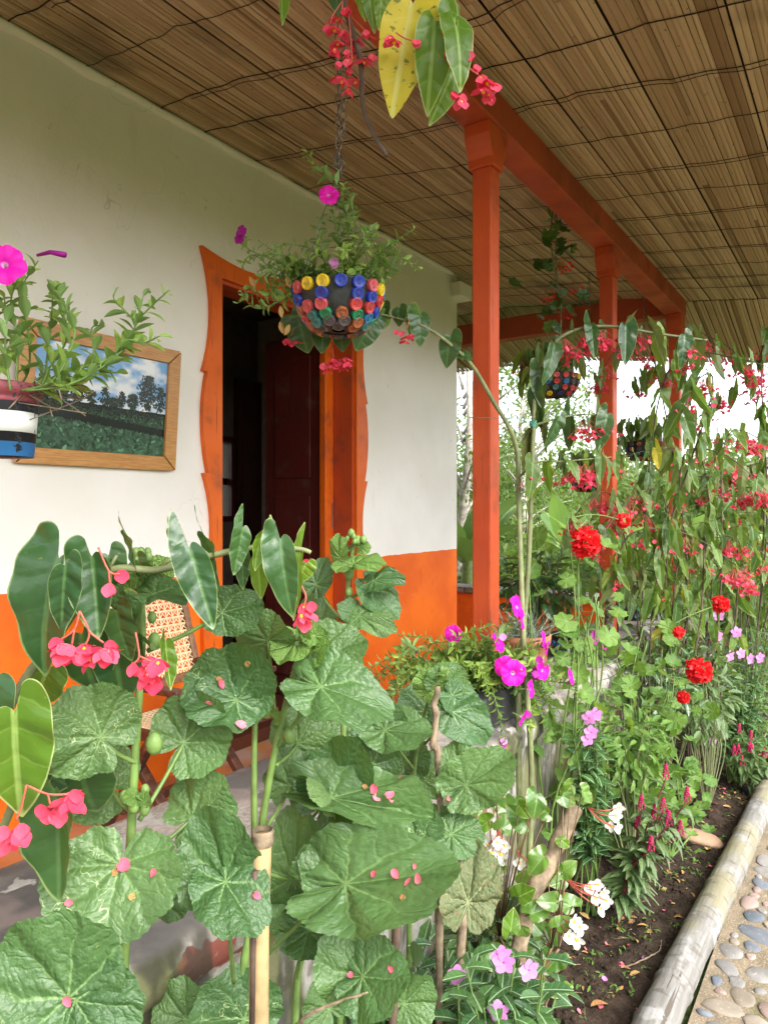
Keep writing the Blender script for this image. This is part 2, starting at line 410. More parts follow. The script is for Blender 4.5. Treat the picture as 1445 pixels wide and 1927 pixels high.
house = thing('farmhouse', 'white plastered farmhouse with orange dado, orange posts and a cane ceiled veranda', 'house', (2.5, W, 0))
D0, D1, ZT = 2.56, 3.724, 2.79
g = MB()                                     # front wall, in three butted pieces round the doorway, and the end wall
g.box((-2.5, W, 0), (D0, 2.95, 3.60)); g.box((D1, W, 0), (DEND, 2.95, 3.60)); g.box((D0, W, ZT), (D1, 2.95, 3.60))
g.box((DEND - 0.15, 2.95, 0), (DEND, 7.0, 3.60))
wall = g.build('wall', M_WALL, house, False)
g = MB(); g.box((-2.5, 1.50, 0.02), (6.2, W + 0.0, ZF)); g.box((DEND, W, 0.02), (6.2, 7, ZF)); g.build('veranda_floor', M_FLOOR, house, False)
# uneven plaster lip where the wall meets the cane
g = MB(); pts = [(x * 0.12 - 2.4, W - 0.012 + 0.010 * mnoise.noise((x * 0.7, 0, 0)), zc(W) - 0.022 + 0.02 * mnoise.noise((x * 0.5, 3, 0))) for x in range(63)]
g.tube(pts, [0.022 + 0.010 * mnoise.noise((i * 0.9, 9, 2)) for i in range(63)], 8); g.build('plaster_lip', M_WALL, house)
g = MB(); g.box((DEND - 0.10, W - 0.09, 3.30), (DEND + 0.10, W + 0.06, 3.42)); g.build('wall_plate_end', M_WALL, house, False, 0.01)

# room behind the door
g = MB()
g.box((0.6, 2.951, 0.0), (DEND - 0.151, 4.9, ZF + 0.002))
room_floor = g.build('room_floor', M_BROWNDOOR, house, False)
g = MB(); wx0, wx1, wz0, wz1 = 4.15, 4.6, 1.52, 2.2
for a, b in (((0.6, 4.9, 0), (wx0, 5.0, 3.4)), ((wx1, 4.9, 0), (DEND - 0.15, 5.0, 3.4)), ((wx0, 4.9, 0), (wx1, 5.0, wz0)), ((wx0, 4.9, wz1), (wx1, 5.0, 3.4)),
             ((0.5, 2.95, 0), (0.6, 5.0, 3.4)), ((0.5, 2.95, 3.4), (DEND - 0.15, 5.0, 3.5))): g.box(a, b)
g.build('room_wall', M_ROOM, house, False)
wf = MB()
for a, b in (((wx0 - .05, 4.86, wz0 - .05), (wx0, 4.9, wz1 + .05)), ((wx1, 4.86, wz0 - .05), (wx1 + .05, 4.9, wz1 + .05)), ((wx0, 4.86, wz0 - .05), (wx1, 4.9, wz0)), ((wx0, 4.86, wz1), (wx1, 4.9, wz1 + .05))): wf.box(a, b)
wfo = wf.build('back_window', M_DARKRED, house, False)
for zz in (1.84,):
    g = MB(); g.box((wx0, 4.91, zz - .03), (wx1, 4.95, zz + .03)); g.build('glazing_bar', M_DARKRED, wfo, False)
g = MB(); g.box((wx0 + .29, 4.952, wz0), (wx0 + .36, 4.98, wz1)); g.build('shutter_edge', M_ORANGE, wfo, False)
bd = MB(); bd.box((4.66, 4.84, ZF), (4.97, 4.899, 2.8)); bdo = bd.build('inner_door', M_BROWNDOOR, house, False)
for z0, z1 in ((0.45, 1.2), (1.3, 2.0), (2.1, 2.65)):
    g = MB(); g.box((4.71, 4.825, z0), (4.92, 4.839, z1)); g.build('door_panel', M_BROWNDOOR, bdo, False, 0.008)

# door casing with a fret-sawn outer edge
def casing_off(z, m=1):
    segs = [(2.92, 2.29, .135, .072, .125), (2.29, 1.775, .100, .128, .092), (1.775, 1.22, .122, .066, .115), (1.22, 0.70, .098, .126, .092), (0.70, ZF, .12, .09, .11)]
    for a, b, o0, o1, o2 in segs:
        if b <= z <= a + 1e-6:
            t = (a - z) / (a - b); return (1 - t) ** 2 * o0 + 2 * t * (1 - t) * (2 * o1 - (o0 + o2) / 2) + t * t * o2
    return .1
def edge(sgn, dbase):
    out = []
    for a, b in ((2.92, 2.29), (2.29, 1.775), (1.775, 1.22), (1.22, 0.70), (0.70, ZF)):
        for k in range(11):
            z = lerp(a - 1e-4, b + 1e-4, k / 10); out.append((dbase + sgn * casing_off(z), z))
    return out
cas = MB(); y0 = W - 0.028
le = edge(-1, D0); re = edge(1, D1)
cas_l = MB()
pl = [(le[0][0], y0, le[0][1])] + [(x, y0, z) for x, z in le[1:]] + [(D0, y0, ZF), (D0, y0, ZT)]
n = len(pl)
cas_l.prism([Vector(p) for p in pl][::-1], (0, 0.027, 0))
co = cas_l.build('door_casing', M_ORANGE, house, False)
cas_r = MB(); pr = [(x, y0, z) for x, z in re] + [(D1, y0, ZF), (D1, y0, ZT)]
cas_r.prism([Vector(p) for p in pr], (0, 0.027, 0)); cas_r.build('casing_side', M_ORANGE, co, False)
top = []
xs0, xs1 = le[0][0], re[0][0]
for k in range(41):
    t = k / 40; x = lerp(xs0, xs1, t); u = min(t, 1 - t) * 2
    top.append((x, y0, 2.92 + (-0.045 * math.sin(min(u / 0.45, 1) * math.pi / 2) + (0.05 * max(0, (u - 0.45) / 0.55) ** 1.5))))
ph = top + [(D1, y0, ZT), (D0, y0, ZT)]
g = MB(); g.prism([Vector(p) for p in ph], (0, 0.0262, 0)); g.build('casing_head', M_ORANGE, co, False)
# jamb lining, inner stile and the open leaf
g = MB(); g.box((D1 - 0.02, W - 0.004, ZF + .002), (D1 - 0.001, 2.95, ZT - 0.001)); g.box((D0 + .001, W - 0.004, ZF + .002), (D0 + 0.018, 2.95, ZT - 0.001)); g.box((D0 + 0.018, W - 0.004, ZT - 0.02), (D1 - 0.02, 2.95, ZT - 0.001))
g.build('jamb', M_RED, co, False)
g = MB(); g.box((D1 - 0.105, 2.951, ZF + 0.004), (D1 - 0.02, 3.0, ZT - 0.02)); st = g.build('inner_stile', M_ORANGE, co, False, 0.004)
dl = MB(); dl.box((D1 - 0.075, 3.0, ZF + 0.012), (D1 - 0.030, 3.52, ZT - 0.03)); leaf_o = dl.build('door_leaf', M_DARKRED, house, False, 0.004)
for z0, z1 in ((0.45, 0.95), (1.08, 1.68), (1.80, 2.62)):
    g = MB(); g.box((D1 - 0.086, 3.10, z0), (D1 - 0.0755, 3.42, z1)); g.build('door_panel', M_DARKRED, leaf_o, False, 0.010)
g = MB(); g.box((D1 - 0.03, 2.955, 1.48), (D1 - 0.018, 2.985, 1.62)); g.tube([(D1 - 0.033, 2.952, 1.47), (D1 - 0.033, 2.952, 1.63)], 0.008, 8); g.build('hinge', simple('hinge_steel', (0.25, 0.07, 0.03), 0.5, 0.5), leaf_o, False)

# beams, posts
ZB = 3.175
def capital(cx, cy, along):
    g = MB(); w = 0.052
    prof = [(-.085, .0), (-.085, -.05), (-.078, -.075), (-.065, -.11), (-w + .002, -.13), (-w + .002, -.17), (w - .002, -.17), (w - .002, -.13), (.065, -.11), (.078, -.075), (.085, -.05), (.085, 0)]
    if along == 'x': g.prism([(cx + a, cy - .058, ZB + b) for a, b in prof], (0, .116, 0))
    else: g.prism([(cx + .058, cy + a, ZB + b) for a, b in prof], (-.116, 0, 0))
    return g
g = MB(); g.box((-2.5, 1.262, ZB), (6.24, 1.40, 3.37)); g.build('beam', M_BEAM, house, False, 0.008)
g = MB(); g.box((6.10, 1.401, ZB), (6.23, 7.0, 3.37)); g.build('beam', M_BEAM, house, False, 0.008)
for i, (d, nn, ax) in enumerate(((-1.2, 1.33, 'x'), (2.69, 1.33, 'x'), (4.36, 1.33, 'x'), (6.16, 1.33, 'x'), (6.16, 3.02, 'y'), (6.16, 4.9, 'y'))):
    g = MB(); hw = 0.043
    g.box((d - hw, nn - hw, 0.80), (d + hw, nn + hw, ZB - 0.169)); p = g.build('post', M_RED, house, False, 0.007)
    capital(d, nn, ax).build('capital', M_RED, p, False, 0.005)
# rafters seen over the wrap-around end
# parapet: an uneven plastered bench wall along the veranda edge
def parapet(d0, d1, steps, name):
    prof = [(1.10, -0.02), (1.09, .20), (1.085, .45), (1.075, .62), (1.07, .70), (1.045, .725), (1.04, .775), (1.06, .81), (1.11, .825), (1.22, .828), (1.35, .825), (1.47, .828), (1.55, .82), (1.583, .80), (1.587, .74), (1.587, .30)]
    g = MB(); vs = []; k = len(prof)
    for i in range(steps + 1):
        d = lerp(d0, d1, i / steps)
        for j, (a, b) in enumerate(prof):
            q = Vector((d * 2.2, a * 6, b * 6)); nn = mnoise.noise(q) * 0.016 + mnoise.noise(q * 3.1) * 0.007
            vs.append((d, a + nn * (1 if j < 8 else 0.3), b + (mnoise.noise(q + Vector((9, 2, 4))) * 0.010 if 0 < j < k - 1 else 0)))
    fs = [(i * k + j, (i + 1) * k + j, (i + 1) * k + j + 1, i * k + j + 1) for i in range(steps) for j in range(k - 1)]
    fs += [tuple(range(k)), tuple(steps * k + j for j in range(k - 1, -1, -1))]
    g.add(vs, [f[::-1] for f in fs]); return g.build(name, M_PARA, house, True)
parapet(-2.2, 6.30, 150, 'parapet')
g = MB(); g.box((6.08, 1.588, ZF), (6.26, 7.0, 0.78)); g.build('end_parapet', simple('orange_dado_paint', (0.72, 0.12, 0.01), 0.6, 0.3, 0.1), house, False, 0.01)
g = MB(); g.box((6.04, 1.588, 0.781), (6.30, 7.0, 0.84)); g.build('parapet_coping', M_PARA, house, False, 0.012)

# cane ceiling: opaque dark backing added behind to block light, then split-cane slats and the cords that tie them
g = MB()
def roofquad(n0, n1, d0, d1, drop0=0.0, drop1=0.0, off=0.035, th=0.06):
    a = [(d0, n0, zc(n0) + off - drop0), (d1, n0, zc(n0) + off - drop1), (d1, n1, zc(n1) + off - drop1), (d0, n1, zc(n1) + off - drop0)]
    g.add(a + [(x, y, z + th) for x, y, z in a], [(3, 2, 1, 0), (4, 5, 6, 7), (0, 1, 5, 4), (1, 2, 6, 5), (2, 3, 7, 6), (3, 0, 4, 7)])
NE = -0.30
roofquad(NE, W, -2.5, 6.2); roofquad(NE, W, 6.2, 7.4, 0, .30); roofquad(W, 7.2, DEND - .2, 6.2); roofquad(W, 7.2, 6.2, 7.4, 0, .30)
g.box((-2.5, 2.801, 3.601), (DEND, 7.2, 3.68))
ceil = g.build('ceiling', M_ROOF, house, False)
def slat(mb, d0, d1, nc, w, bow, seg, drop=None):
    ks = [(-0.5, 0.0), (-0.25, -0.0035), (0.25, -0.0035), (0.5, 0.0)]
    vs = []
    for i in range(seg + 1):
        d = lerp(d0, d1, i / seg); c = nc + bow * mnoise.noise((d * 0.9, nc * 7, 1.3)); dz = 0.0045 * mnoise.noise((d * 1.7, nc * 31, 4))
        dr = drop(d) if drop else 0
        for a, b in ks:
            y = c + a * w; vs.append((d, y, zc(y) + b + dz - dr))
        vs.append((d, c, zc(c) + 0.012 - dr))
    fs = []
    for i in range(seg):
        b = i * 5
        fs += [(b + j, b + j + 1, b + 6 + j, b + 5 + j) for j in range(3)] + [(b + 3, b + 4, b + 9, b + 8), (b + 4, b, b + 5, b + 9)]
    mb.add(vs, fs)
R = random.Random(11); nn = NE; rows = []
seam = 0
while nn < W - 0.012:
    w = R.uniform(0.016, 0.029); gap = R.choice((0.0004, 0.0006, 0.0008, 0.001, 0.002))
    seam += w
    if seam > R.uniform(0.27, 0.36): gap = R.uniform(0.006, 0.011); seam = 0
    rows.append((nn + w / 2, w)); nn += w + gap
for i, (c, w) in enumerate(rows):
    cut = R.uniform(0.6, 4.8)
    for a, b in ((-2.4, cut - 0.002), (cut + 0.002, 6.22)):
        if b - a < 0.1: continue
        mb = MB(); slat(mb, a, b, c, w, 0.004, 5); mb.build('cane_slat', M_CANE, ceil, False)
hip = MB(); c = NE
while c < 7.0:
    w = R.uniform(0.018, 0.034); slat(hip, 6.225, 7.42, c, w, 0.003, 1, lambda d: (d - 6.2) * 0.25); c += w + R.uniform(0.001, 0.004)
c = W + 0.01
while c < 7.0:
    w = R.uniform(0.018, 0.034); slat(hip, DEND - .15, 6.22, c, w, 0.003, 1); c += w + R.uniform(0.001, 0.004)
hip.build('end_slats', M_CANE, ceil, False, kind='stuff')
d = -0.6; k = 0
while d < 6.1:
    pts = []; m = 70
    for i in range(m + 1):
        y = lerp(NE, W - 0.02, i / m)
        pts.append((d + 0.055 * mnoise.noise((y * 1.5, k * 3.7, 0)) + 0.016 * mnoise.noise((y * 9, k * 3.7, 5)), y, zc(y) - 0.0085 + 0.003 * mnoise.noise((y * 20, k, 7))))
    mb = MB(); mb.tube(pts, R.uniform(0.0016, 0.0026), 4); mb.build('tie_cord', M_CORD, ceil)
    if k % 2 == 0:
        i0 = R.randint(0, 30); i1 = R.randint(45, 70)
        mb = MB(); mb.tube([(p[0] + 0.03 + 0.02 * mnoise.noise((p[1] * 5, k, 2)), p[1], p[2]) for p in pts[i0:i1]], 0.0015, 4); mb.build('tie_cord', M_CORD, ceil)
    d += R.uniform(0.27, 0.42); k += 1
# ================================================================== ground, path, bed
def soil_mat():
    m = NT('garden_soil'); P = m.pos(); n = m.noise(14, 8, P, 0.7); n2 = m.noise(70, 5, P, 0.7)
    c = m.mix(m.ramp(n, 0.35, 0.65), (0.018, 0.012, 0.008), (0.050, 0.034, 0.024))
    c = m.mix(m.ramp(n2, 0.6, 0.75, 0, 0.8), c, (0.12, 0.088, 0.06))
    m.col(c); m.rough(0.95, 0.15); m.bump(m.math('ADD', n, m.math('MULTIPLY', n2, 0.6)), 0.9, 0.02); return m.m
def grass_mat():
    m = NT('lawn_green'); P = m.pos(); n = m.noise(0.7, 6, P); n2 = m.noise(30, 4, P)
    c = m.mix(m.ramp(n, 0.35, 0.65), (0.05, 0.085, 0.02), (0.10, 0.13, 0.035)); c = m.mix(m.ramp(n2, 0.4, 0.7), c, (0.035, 0.06, 0.015))
    m.col(c); m.rough(0.9, 0.2); m.bump(n2, 0.6, 0.03); return m.m
def sand_mat():
    m = NT('path_sand'); P = m.pos(); n = m.noise(9, 6, P); n2 = m.noise(140, 4, P)
    c = m.mix(m.ramp(n, 0.35, 0.65), (0.22, 0.175, 0.12), (0.155, 0.125, 0.085)); c = m.mix(m.ramp(n2, 0.5, 0.7, 0, .7), c, (0.36, 0.30, 0.21))
    gm = m.ramp(m.noise(5, 5, P), 0.58, 0.68, 0, 0.5); c = m.mix(gm, c, (0.09, 0.10, 0.03))
    m.col(c); m.rough(0.95, 0.15); m.bump(n2, 0.5, 0.006); return m.m
M_SOIL = soil_mat(); M_GRASS = grass_mat(); M_SAND = sand_mat()
g = MB(); N = 40; vs = []
for i in range(N + 1):
    for j in range(N + 1):
        u = (i / N * 2 - 1); v = (j / N * 2 - 1); x = 300 * u * abs(u); y = 300 * v * abs(v)
        r = math.hypot(x, y); vs.append((x + 4, y + 2, -0.03 + max(0, r - 14) * -0.06 * (1 if r < 60 else 60 / r)))
g.add(vs, [(i * (N + 1) + j, (i + 1) * (N + 1) + j, (i + 1) * (N + 1) + j + 1, i * (N + 1) + j + 1) for i in range(N) for j in range(N)])
tag(g.build('ground', M_GRASS), kind='structure')
def sheet(name, mat, x0, x1, y0, y1, nx, ny, zf):
    g = MB(); vs = [(lerp(x0, x1, i / nx), lerp(y0, y1, j / ny), zf(lerp(x0, x1, i / nx), lerp(y0, y1, j / ny))) for i in range(nx + 1) for j in range(ny + 1)]
    g.add(vs, [(i * (ny + 1) + j, (i + 1) * (ny + 1) + j, (i + 1) * (ny + 1) + j + 1, i * (ny + 1) + j + 1) for i in range(nx) for j in range(ny)])
    return tag(g.build(name, mat), kind='structure')
def soil_z(x, y):
    q = Vector((x, y, 0))
    return 0.004 + 0.03 * mnoise.noise(q * 3) + 0.018 * mnoise.noise(q * 11) + 0.010 * mnoise.noise(q * 27) + 0.03 * max(0, (y - 0.55)) 
def log_y(d): return 0.535 - 0.031 * (d - 2.1)
soil = sheet('garden_bed', M_SOIL, -0.5, 7.5, 0.0, 1.0, 420, 40, lambda x, y: soil_z(x, lerp(log_y(x), 1.12, y)) + 0.012)
for v_ in soil.data.vertices: v_.co.y = lerp(log_y(v_.co.x), 1.12, v_.co.y)
path = sheet('path', M_SAND, -2.0, 12.0, -2.4, 0.47, 60, 30, lambda x, y: 0.002 + 0.004 * mnoise.noise((x * 3, y * 3, 0)))
def stone_mat(name, c, c2):
    m = NT(name); tc = m.coord('Object'); oi = m.n('ObjectInfo'); P = m.pos()
    n = m.noise(11, 6, P); n2 = m.noise(90, 4, P)
    col = m.mix(oi.outputs['Random'], c, c2); col = m.mix(m.ramp(n, 0.35, 0.7, 0, .6), col, tuple(x * 0.6 for x in c))
    col = m.mix(m.ramp(n2, 0.62, 0.72, 0, .5), col, (0.45, 0.42, 0.37))
    m.col(col); m.rough(0.72, 0.35); m.bump(m.math('ADD', n, m.math('MULTIPLY', n2, .3)), 0.35, 0.006); return m.m
STONES = [stone_mat('grey_stone', (0.16, 0.155, 0.145), (0.25, 0.235, 0.215)), stone_mat('blue_stone', (0.10, 0.115, 0.135), (0.155, 0.165, 0.18)),
          stone_mat('tan_stone', (0.22, 0.185, 0.14), (0.30, 0.255, 0.20)), stone_mat('pink_stone', (0.235, 0.165, 0.14), (0.27, 0.205, 0.175))]
def pebble(seed, nu=14, nv=5):
    rr = random.Random(seed); ph = [rr.uniform(0, 6.28) for _ in range(4)]; vs = []; prof = [(0.03, 1.0), (0.45, .93), (0.78, .72), (0.96, .35), (1.0, 0.0), (.9, -.35)]
    for r, z in prof:
        for j in range(nu):
            a = 2 * math.pi * j / nu; k = 1 + .10 * math.sin(2 * a + ph[0]) + .07 * math.sin(3 * a + ph[1]) + .04 * math.sin(5 * a + ph[2])
            vs.append((r * k * math.cos(a), r * k * math.sin(a), z + 0.06 * math.sin(3 * a + ph[3]) * r))
    k = len(prof); fs = [(i * nu + j, (i + 1) * nu + j, (i + 1) * nu + (j + 1) % nu, i * nu + (j + 1) % nu) for i in range(k - 1) for j in range(nu)] + [tuple(range(nu))]
    return Tpl(vs, fs)
PEB = [pebble(s) for s in range(7)]
COBB = []
for s_ in range(6):                                   # rougher, flat-topped, chipped stones
    q_ = pebble(40 + s_); rr_ = random.Random(s_)
    for v_ in q_.v:
        v_[2] = min(v_[2], .78 + .12 * v_[0]); n_ = mnoise.noise(Vector((v_[0] * 2.2 + s_, v_[1] * 2.2, v_[2]))) * .16; v_[0] *= 1 + n_; v_[1] *= 1 + n_; v_[2] += .25 * mnoise.noise(Vector((v_[0] * 3, v_[1] * 3, s_)))
    COBB.append(q_)
R = random.Random(3); cob = []
tries = 0
while len(cob) < 285 and tries < 60000:
    tries += 1
    x = R.uniform(1.4, 5.4); y = R.uniform(-0.12, 0.47)
    p = Vector((x, y, 0)); v = p - Vector((0, 0, 0)); dep = v.dot(FW); 
    if dep < 0.6: continue
    pxx = CX + FPX * v.dot(RT) / dep
    if pxx > 1640 or y > log_y(x) - 0.085: continue
    big = R.random() < max(0.1, 1 - tries / 9000)
    a = R.uniform(0.042, 0.066) if big else R.uniform(0.018, 0.036)
    b = a * R.uniform(0.66, 0.9)
    if all((x - q[0]) ** 2 + ((y - q[1])) ** 2 > ((a + b) / 2 + q[2] + 0.001) ** 2 for q in cob): cob.append((x, y, (a + b) / 2, a, b))
for x, y, r, a, b in cob:
    th = R.uniform(-0.5, 0.5) + (1.57 if R.random() < .3 else 0)
    M = Matrix.Translation((x, y, 0.0)) @ Matrix.Rotation(th, 4, 'Z') @ Matrix.Rotation(R.uniform(-.1, .1), 4, 'X') @ Matrix.Diagonal((a, b, R.uniform(0.009, 0.014), 1))
    put('cobble', R.choice(PEB + COBB).me(STONES[R.choices((0, 1, 2, 3), (4, 2, 4, 2))[0]]), None, M)
for o in [o for o in COL.objects if o.name.startswith('cobble')]: o.parent = path

# bamboo kerb log
def log_mat():
    m = NT('weathered_bamboo'); P = m.pos((1.2, 14, 14)); Q = m.pos(); n = m.noise(5, 6, P); n2 = m.noise(9, 6, Q)
    c = m.mix(m.ramp(n, 0.3, 0.7), (0.205, 0.198, 0.185), (0.135, 0.128, 0.113)); c = m.mix(m.ramp(n2, 0.54, 0.64, 0, 0.6), c, (0.33, 0.325, 0.315))
    gr = m.ramp(m.noise(3, 6, Q), 0.52, 0.66, 0, .7); c = m.mix(gr, c, (0.20, 0.18, 0.10))
    cr = m.ramp(m.noise(2.2, 3, m.pos((0.5, 26, 26))), 0.66, 0.69); c = m.mix(m.math('MULTIPLY', cr, .85), c, (0.07, 0.055, 0.04))
    rg = m.ramp(m.noise(14, 6, m.pos((3, 1, 1))), .56, .66, 0, .6); c = m.mix(rg, c, (0.085, 0.075, 0.055))
    m.col(c); m.rough(0.7, 0.3); m.bump(m.math('SUBTRACT', n, cr), 0.5, 0.006); return m.m
pts = []; rad = []; d = 0.6; nodes = []
nx = 1.0
while d < 7.6:
    pts.append(Vector((d, log_y(d) + 0.006 * mnoise.noise((d * 1.3, 0, 0)), 0.056 + 0.004 * mnoise.noise((d, 5, 0))))); base = 0.060 - 0.0012 * d
    dist = min((abs(d - q) for q in [0.9 + 0.31 * k + 0.05 * math.sin(k * 2.1) for k in range(22)]))
    rad.append(base + 0.0025 * mnoise.noise((d * 7, 2, 1)) + (0.0045 if dist < 0.008 else (-0.0015 if dist < 0.022 else 0)) + 0.0012 * mnoise.noise((d * 3, 1, 1))); d += 0.012
g = MB(); g.tube(pts, rad, 20)
M_LOG = log_mat()
tag(g.build('bamboo_log', M_LOG, loc=(2, .5, 0)), 'weathered grey bamboo pole laid as kerb between soil bed and cobbled path', 'bamboo pole')

# flat rocks in the bed
for i, (px, py, s, lab) in enumerate(((1318, 1575, (0.13, 0.085, 0.03), 'flat tan stone lying beside the celosia in the soil bed'), (1135, 1585, (0.10, 0.06, 0.05), 'dark stone half buried at the foot of the geraniums'), (1090, 1600, (.08, .05, .045), 'grey mossy stone near the cut slanting branch'))):
    p = at_z(px, py, 0.03); M = Matrix.Translation((p.x, p.y, 0.02)) @ Matrix.Rotation(i * .8 - .7, 4, 'Z') @ Matrix.Rotation(0.25, 4, 'Y') @ Matrix.Diagonal((*s, 1))
    tag(put('stone', PEB[i].me(STONES[(2, 0, 0)[i]] if i else stone_mat('tan_slab', (0.33, 0.21, 0.13), (0.30, 0.20, 0.13))), None, M), lab, 'stone', 'stones in the soil bed')
# soil crumbs and tiny weeds nobody could count
R = random.Random(5); mb = MB()
for k in range(1600):
    x = R.uniform(1.4, 5.5); y = R.uniform(0.52, 1.06); s = R.uniform(0.003, 0.011)
    mb.inst(PEB[R.randint(0, 6)], Matrix.Translation((x, y, soil_z(x, y) + 0.012)) @ Matrix.Rotation(R.uniform(0, 6), 4, 'Z') @ Matrix.Diagonal((s, s * .8, s * .7, 1)))
tag(mb.build('soil_crumbs', M_SOIL), 'dark crumbs of soil scattered over the flower bed', 'soil', kind='stuff')
# ================================================================== leaf and flower shapes
PI = math.pi
def polar_leaf(rfun, na, rings, zfun, sinus=0.0):
    vs = [(0, 0, zfun(0, 0, 0, 0))]; rf = [0.0]; fs = []
    angs = [lerp(-PI + sinus, PI - sinus, i / na) for i in range(na + 1)]
    for q in rings:
        for a in angs:
            r = rfun(a) * q; x, y = r * math.sin(a), r * math.cos(a); vs.append((x, y, zfun(x, y, r, a))); rf.append(q)
    m = na + 1
    for i in range(na): fs.append((0, 1 + i + 1, 1 + i))
    for k in range(len(rings) - 1):
        b = 1 + k * m
        for i in range(na): fs.append((b + i, b + i + 1, b + m + i + 1, b + m + i))
    return Tpl(vs, fs, rf)
def outline_leaf(pts, rings, zfun, k=3):
    sp = spline([(x, y, 0) for x, y in pts], k)
    vs = [(0, 0, zfun(0, 0))]; rf = [0.0]; fs = []
    for q in rings:
        for p in sp: vs.append((p.x * q, p.y * q, zfun(p.x * q, p.y * q))); rf.append(q)
    m = len(sp)
    for i in range(m - 1): fs.append((0, 1 + i, 2 + i))
    for j in range(len(rings) - 1):
        b = 1 + j * m
        for i in range(m - 1): fs.append((b + i, b + m + i, b + m + i + 1, b + i + 1))
    return Tpl(vs, fs, rf)
def oval_leaf(ws, bend=0.2, fold=0.15, cols=(-1, -.5, 0, .5, 1), wob=0.0, seed=0):
    """a leaf along +Y from its stalk end at the origin; ws = half widths along it"""
    n = len(ws); vs = []; rf = []
    for i, w in enumerate(ws):
        y = i / (n - 1)
        for c in cols:
            x = c * w; vs.append((x, y, fold * abs(x) - bend * y * y + wob * math.sin(y * 9 + c * 2 + seed))); rf.append(abs(c))
    m = len(cols); fs = [(i * m + j, i * m + j + 1, (i + 1) * m + j + 1, (i + 1) * m + j) for i in range(n - 1) for j in range(m - 1)]
    return Tpl(vs, fs, rf)
def holly_r(ph, lob=0.012):
    r_ = random.Random(int(ph * 10)); bite = [(r_.uniform(-2.2, 2.2), r_.uniform(.01, .05), r_.uniform(.05, .10)) for _ in range(2)]
    def f(a):
        r = 0.42 + 0.56 * (0.5 + 0.5 * math.cos(a)) ** 0.6 + lob * math.cos(5 * a + ph * .2) + 0.013 * math.sin(47 * a + ph + 2 * math.sin(3 * a)) + 0.05 * math.sin(2.0 * a + ph) * math.sin(.5 * (PI - abs(a))) + .02 * math.sin(11 * a + ph)
        for c, d, w in bite: r -= d * math.exp(-((a - c) / w) ** 2)
        e = PI - abs(a)
        return r * (0.10 + 0.90 * min(1, max(0, (e - 0.02) / 0.32)) ** 0.55)
    return f
def holly_z(ph, cup, wav, fold, curl):
    def f(x, y, r, a):
        pk = math.cos(a / 0.75 * 2 * PI) * 0.013 * min(r * 2, 1)
        return cup * r * r - pk + fold * abs(x) - curl * y * abs(y) + wav * r * r * math.sin(3 * a + ph) + 0.5 * wav * r * r * math.sin(7 * a + ph * 2) + 0.024 * mnoise.noise((x * 5, y * 5, ph)) + 0.010 * mnoise.noise((x * 14, y * 14, ph))
    return f
RG = (.12, .25, .38, .5, .62, .74, .85, .94, 1.0)
HOLLY = [polar_leaf(holly_r(p), 116, RG, holly_z(p, c, w, f, k), 0.03) for p, c, w, f, k in ((0.3, .12, .10, .10, .12), (1.7, .36, .12, .0, -.1), (3.1, -.16, .13, .15, .15), (4.4, .05, .16, -.1, .22), (5.2, .5, .10, .0, -.05), (2.4, .08, .12, .28, .1), (3.8, .2, .16, -.15, .05), (6.6, -.05, .12, .2, .3))]
WING = [(0.0, -.05), (0.035, -.16), (.04, -.28), (.09, -.345), (.16, -.31), (.21, -.19), (.235, -.02), (.24, .16), (.225, .36), (.18, .60), (.105, .82), (0.03, .97), (0, 1.0), (-.05, .9), (-.13, .68), (-.175, .45), (-.19, .22), (-.17, .06), (-.12, -.06), (-.06, -.11), (-.015, -.08), (0.0, -.05)]
def wing_z(fold, bend, wav, ph): return lambda x, y: .05 * math.sin(y * 3.1 + ph) + .022 * math.sin(y * 17 + ph + x * 9) * abs(x) * 5 + fold * abs(x) - bend * y * abs(y) + wav * math.sin(y * 8 + ph) * abs(x) * 4 + 0.010 * mnoise.noise((x * 9, y * 5, ph))
RW = (.3, .6, .85, .955, 1.0)
BEGO = [outline_leaf([(sx * a, b) for a, b in WING][::sx], RW, wing_z(f, b_, w, p)) for sx, f, b_, w, p in ((1, .25, .12, .03, 0), (-1, .35, .2, .04, 2), (1, .7, .05, .03, 4), (-1, .15, .28, .05, 1))]
EAR = [(0.0, -.06), (0.03, -.2), (.03, -.42), (.06, -.58), (.13, -.44), (.19, -.22), (.215, -.02), (.22, .16), (.205, .36), (.16, .60), (.095, .82), (0.03, .97), (0, 1.0), (-.05, .9), (-.12, .68), (-.16, .45), (-.17, .22), (-.15, .06), (-.10, -.07), (-.05, -.12), (-.015, -.09), (0.0, -.06)]
BEGO += [outline_leaf([(sx * a, b) for a, b in EAR][::sx], RW, wing_z(f, b_, w, p)) for sx, f, b_, w, p in ((1, .3, -.10, .04, 1), (-1, .45, -.16, .05, 3))]
BEGO_S = [outline_leaf([(sx * a, b) for a, b in WING][::sx], (.55, .95, 1.0), wing_z(f, b_, w, p), 1) for sx, f, b_, w, p in ((1, .3, .15, .03, 0), (-1, .35, .25, .04, 2), (1, .8, .1, .03, 4))]
def ger_r(ph):
    def f(a):
        e = PI - abs(a); r = 0.88 + 0.07 * math.cos(7 * a + ph) + .025 * math.cos(21 * a)
        return r * (0.12 + .88 * min(1, max(0, e / 0.35)) ** .5)
    return f
GER = [polar_leaf(ger_r(p), 44, (.3, .6, .85, 1.0), (lambda p, c: lambda x, y, r, a: c * r * r + .07 * r * r * math.cos(7 * a + p) + .08 * r * r * math.sin(2 * a + p))(p, c), 0.05) for p, c in ((0, .22), (.5, -.12), (1., .35))]
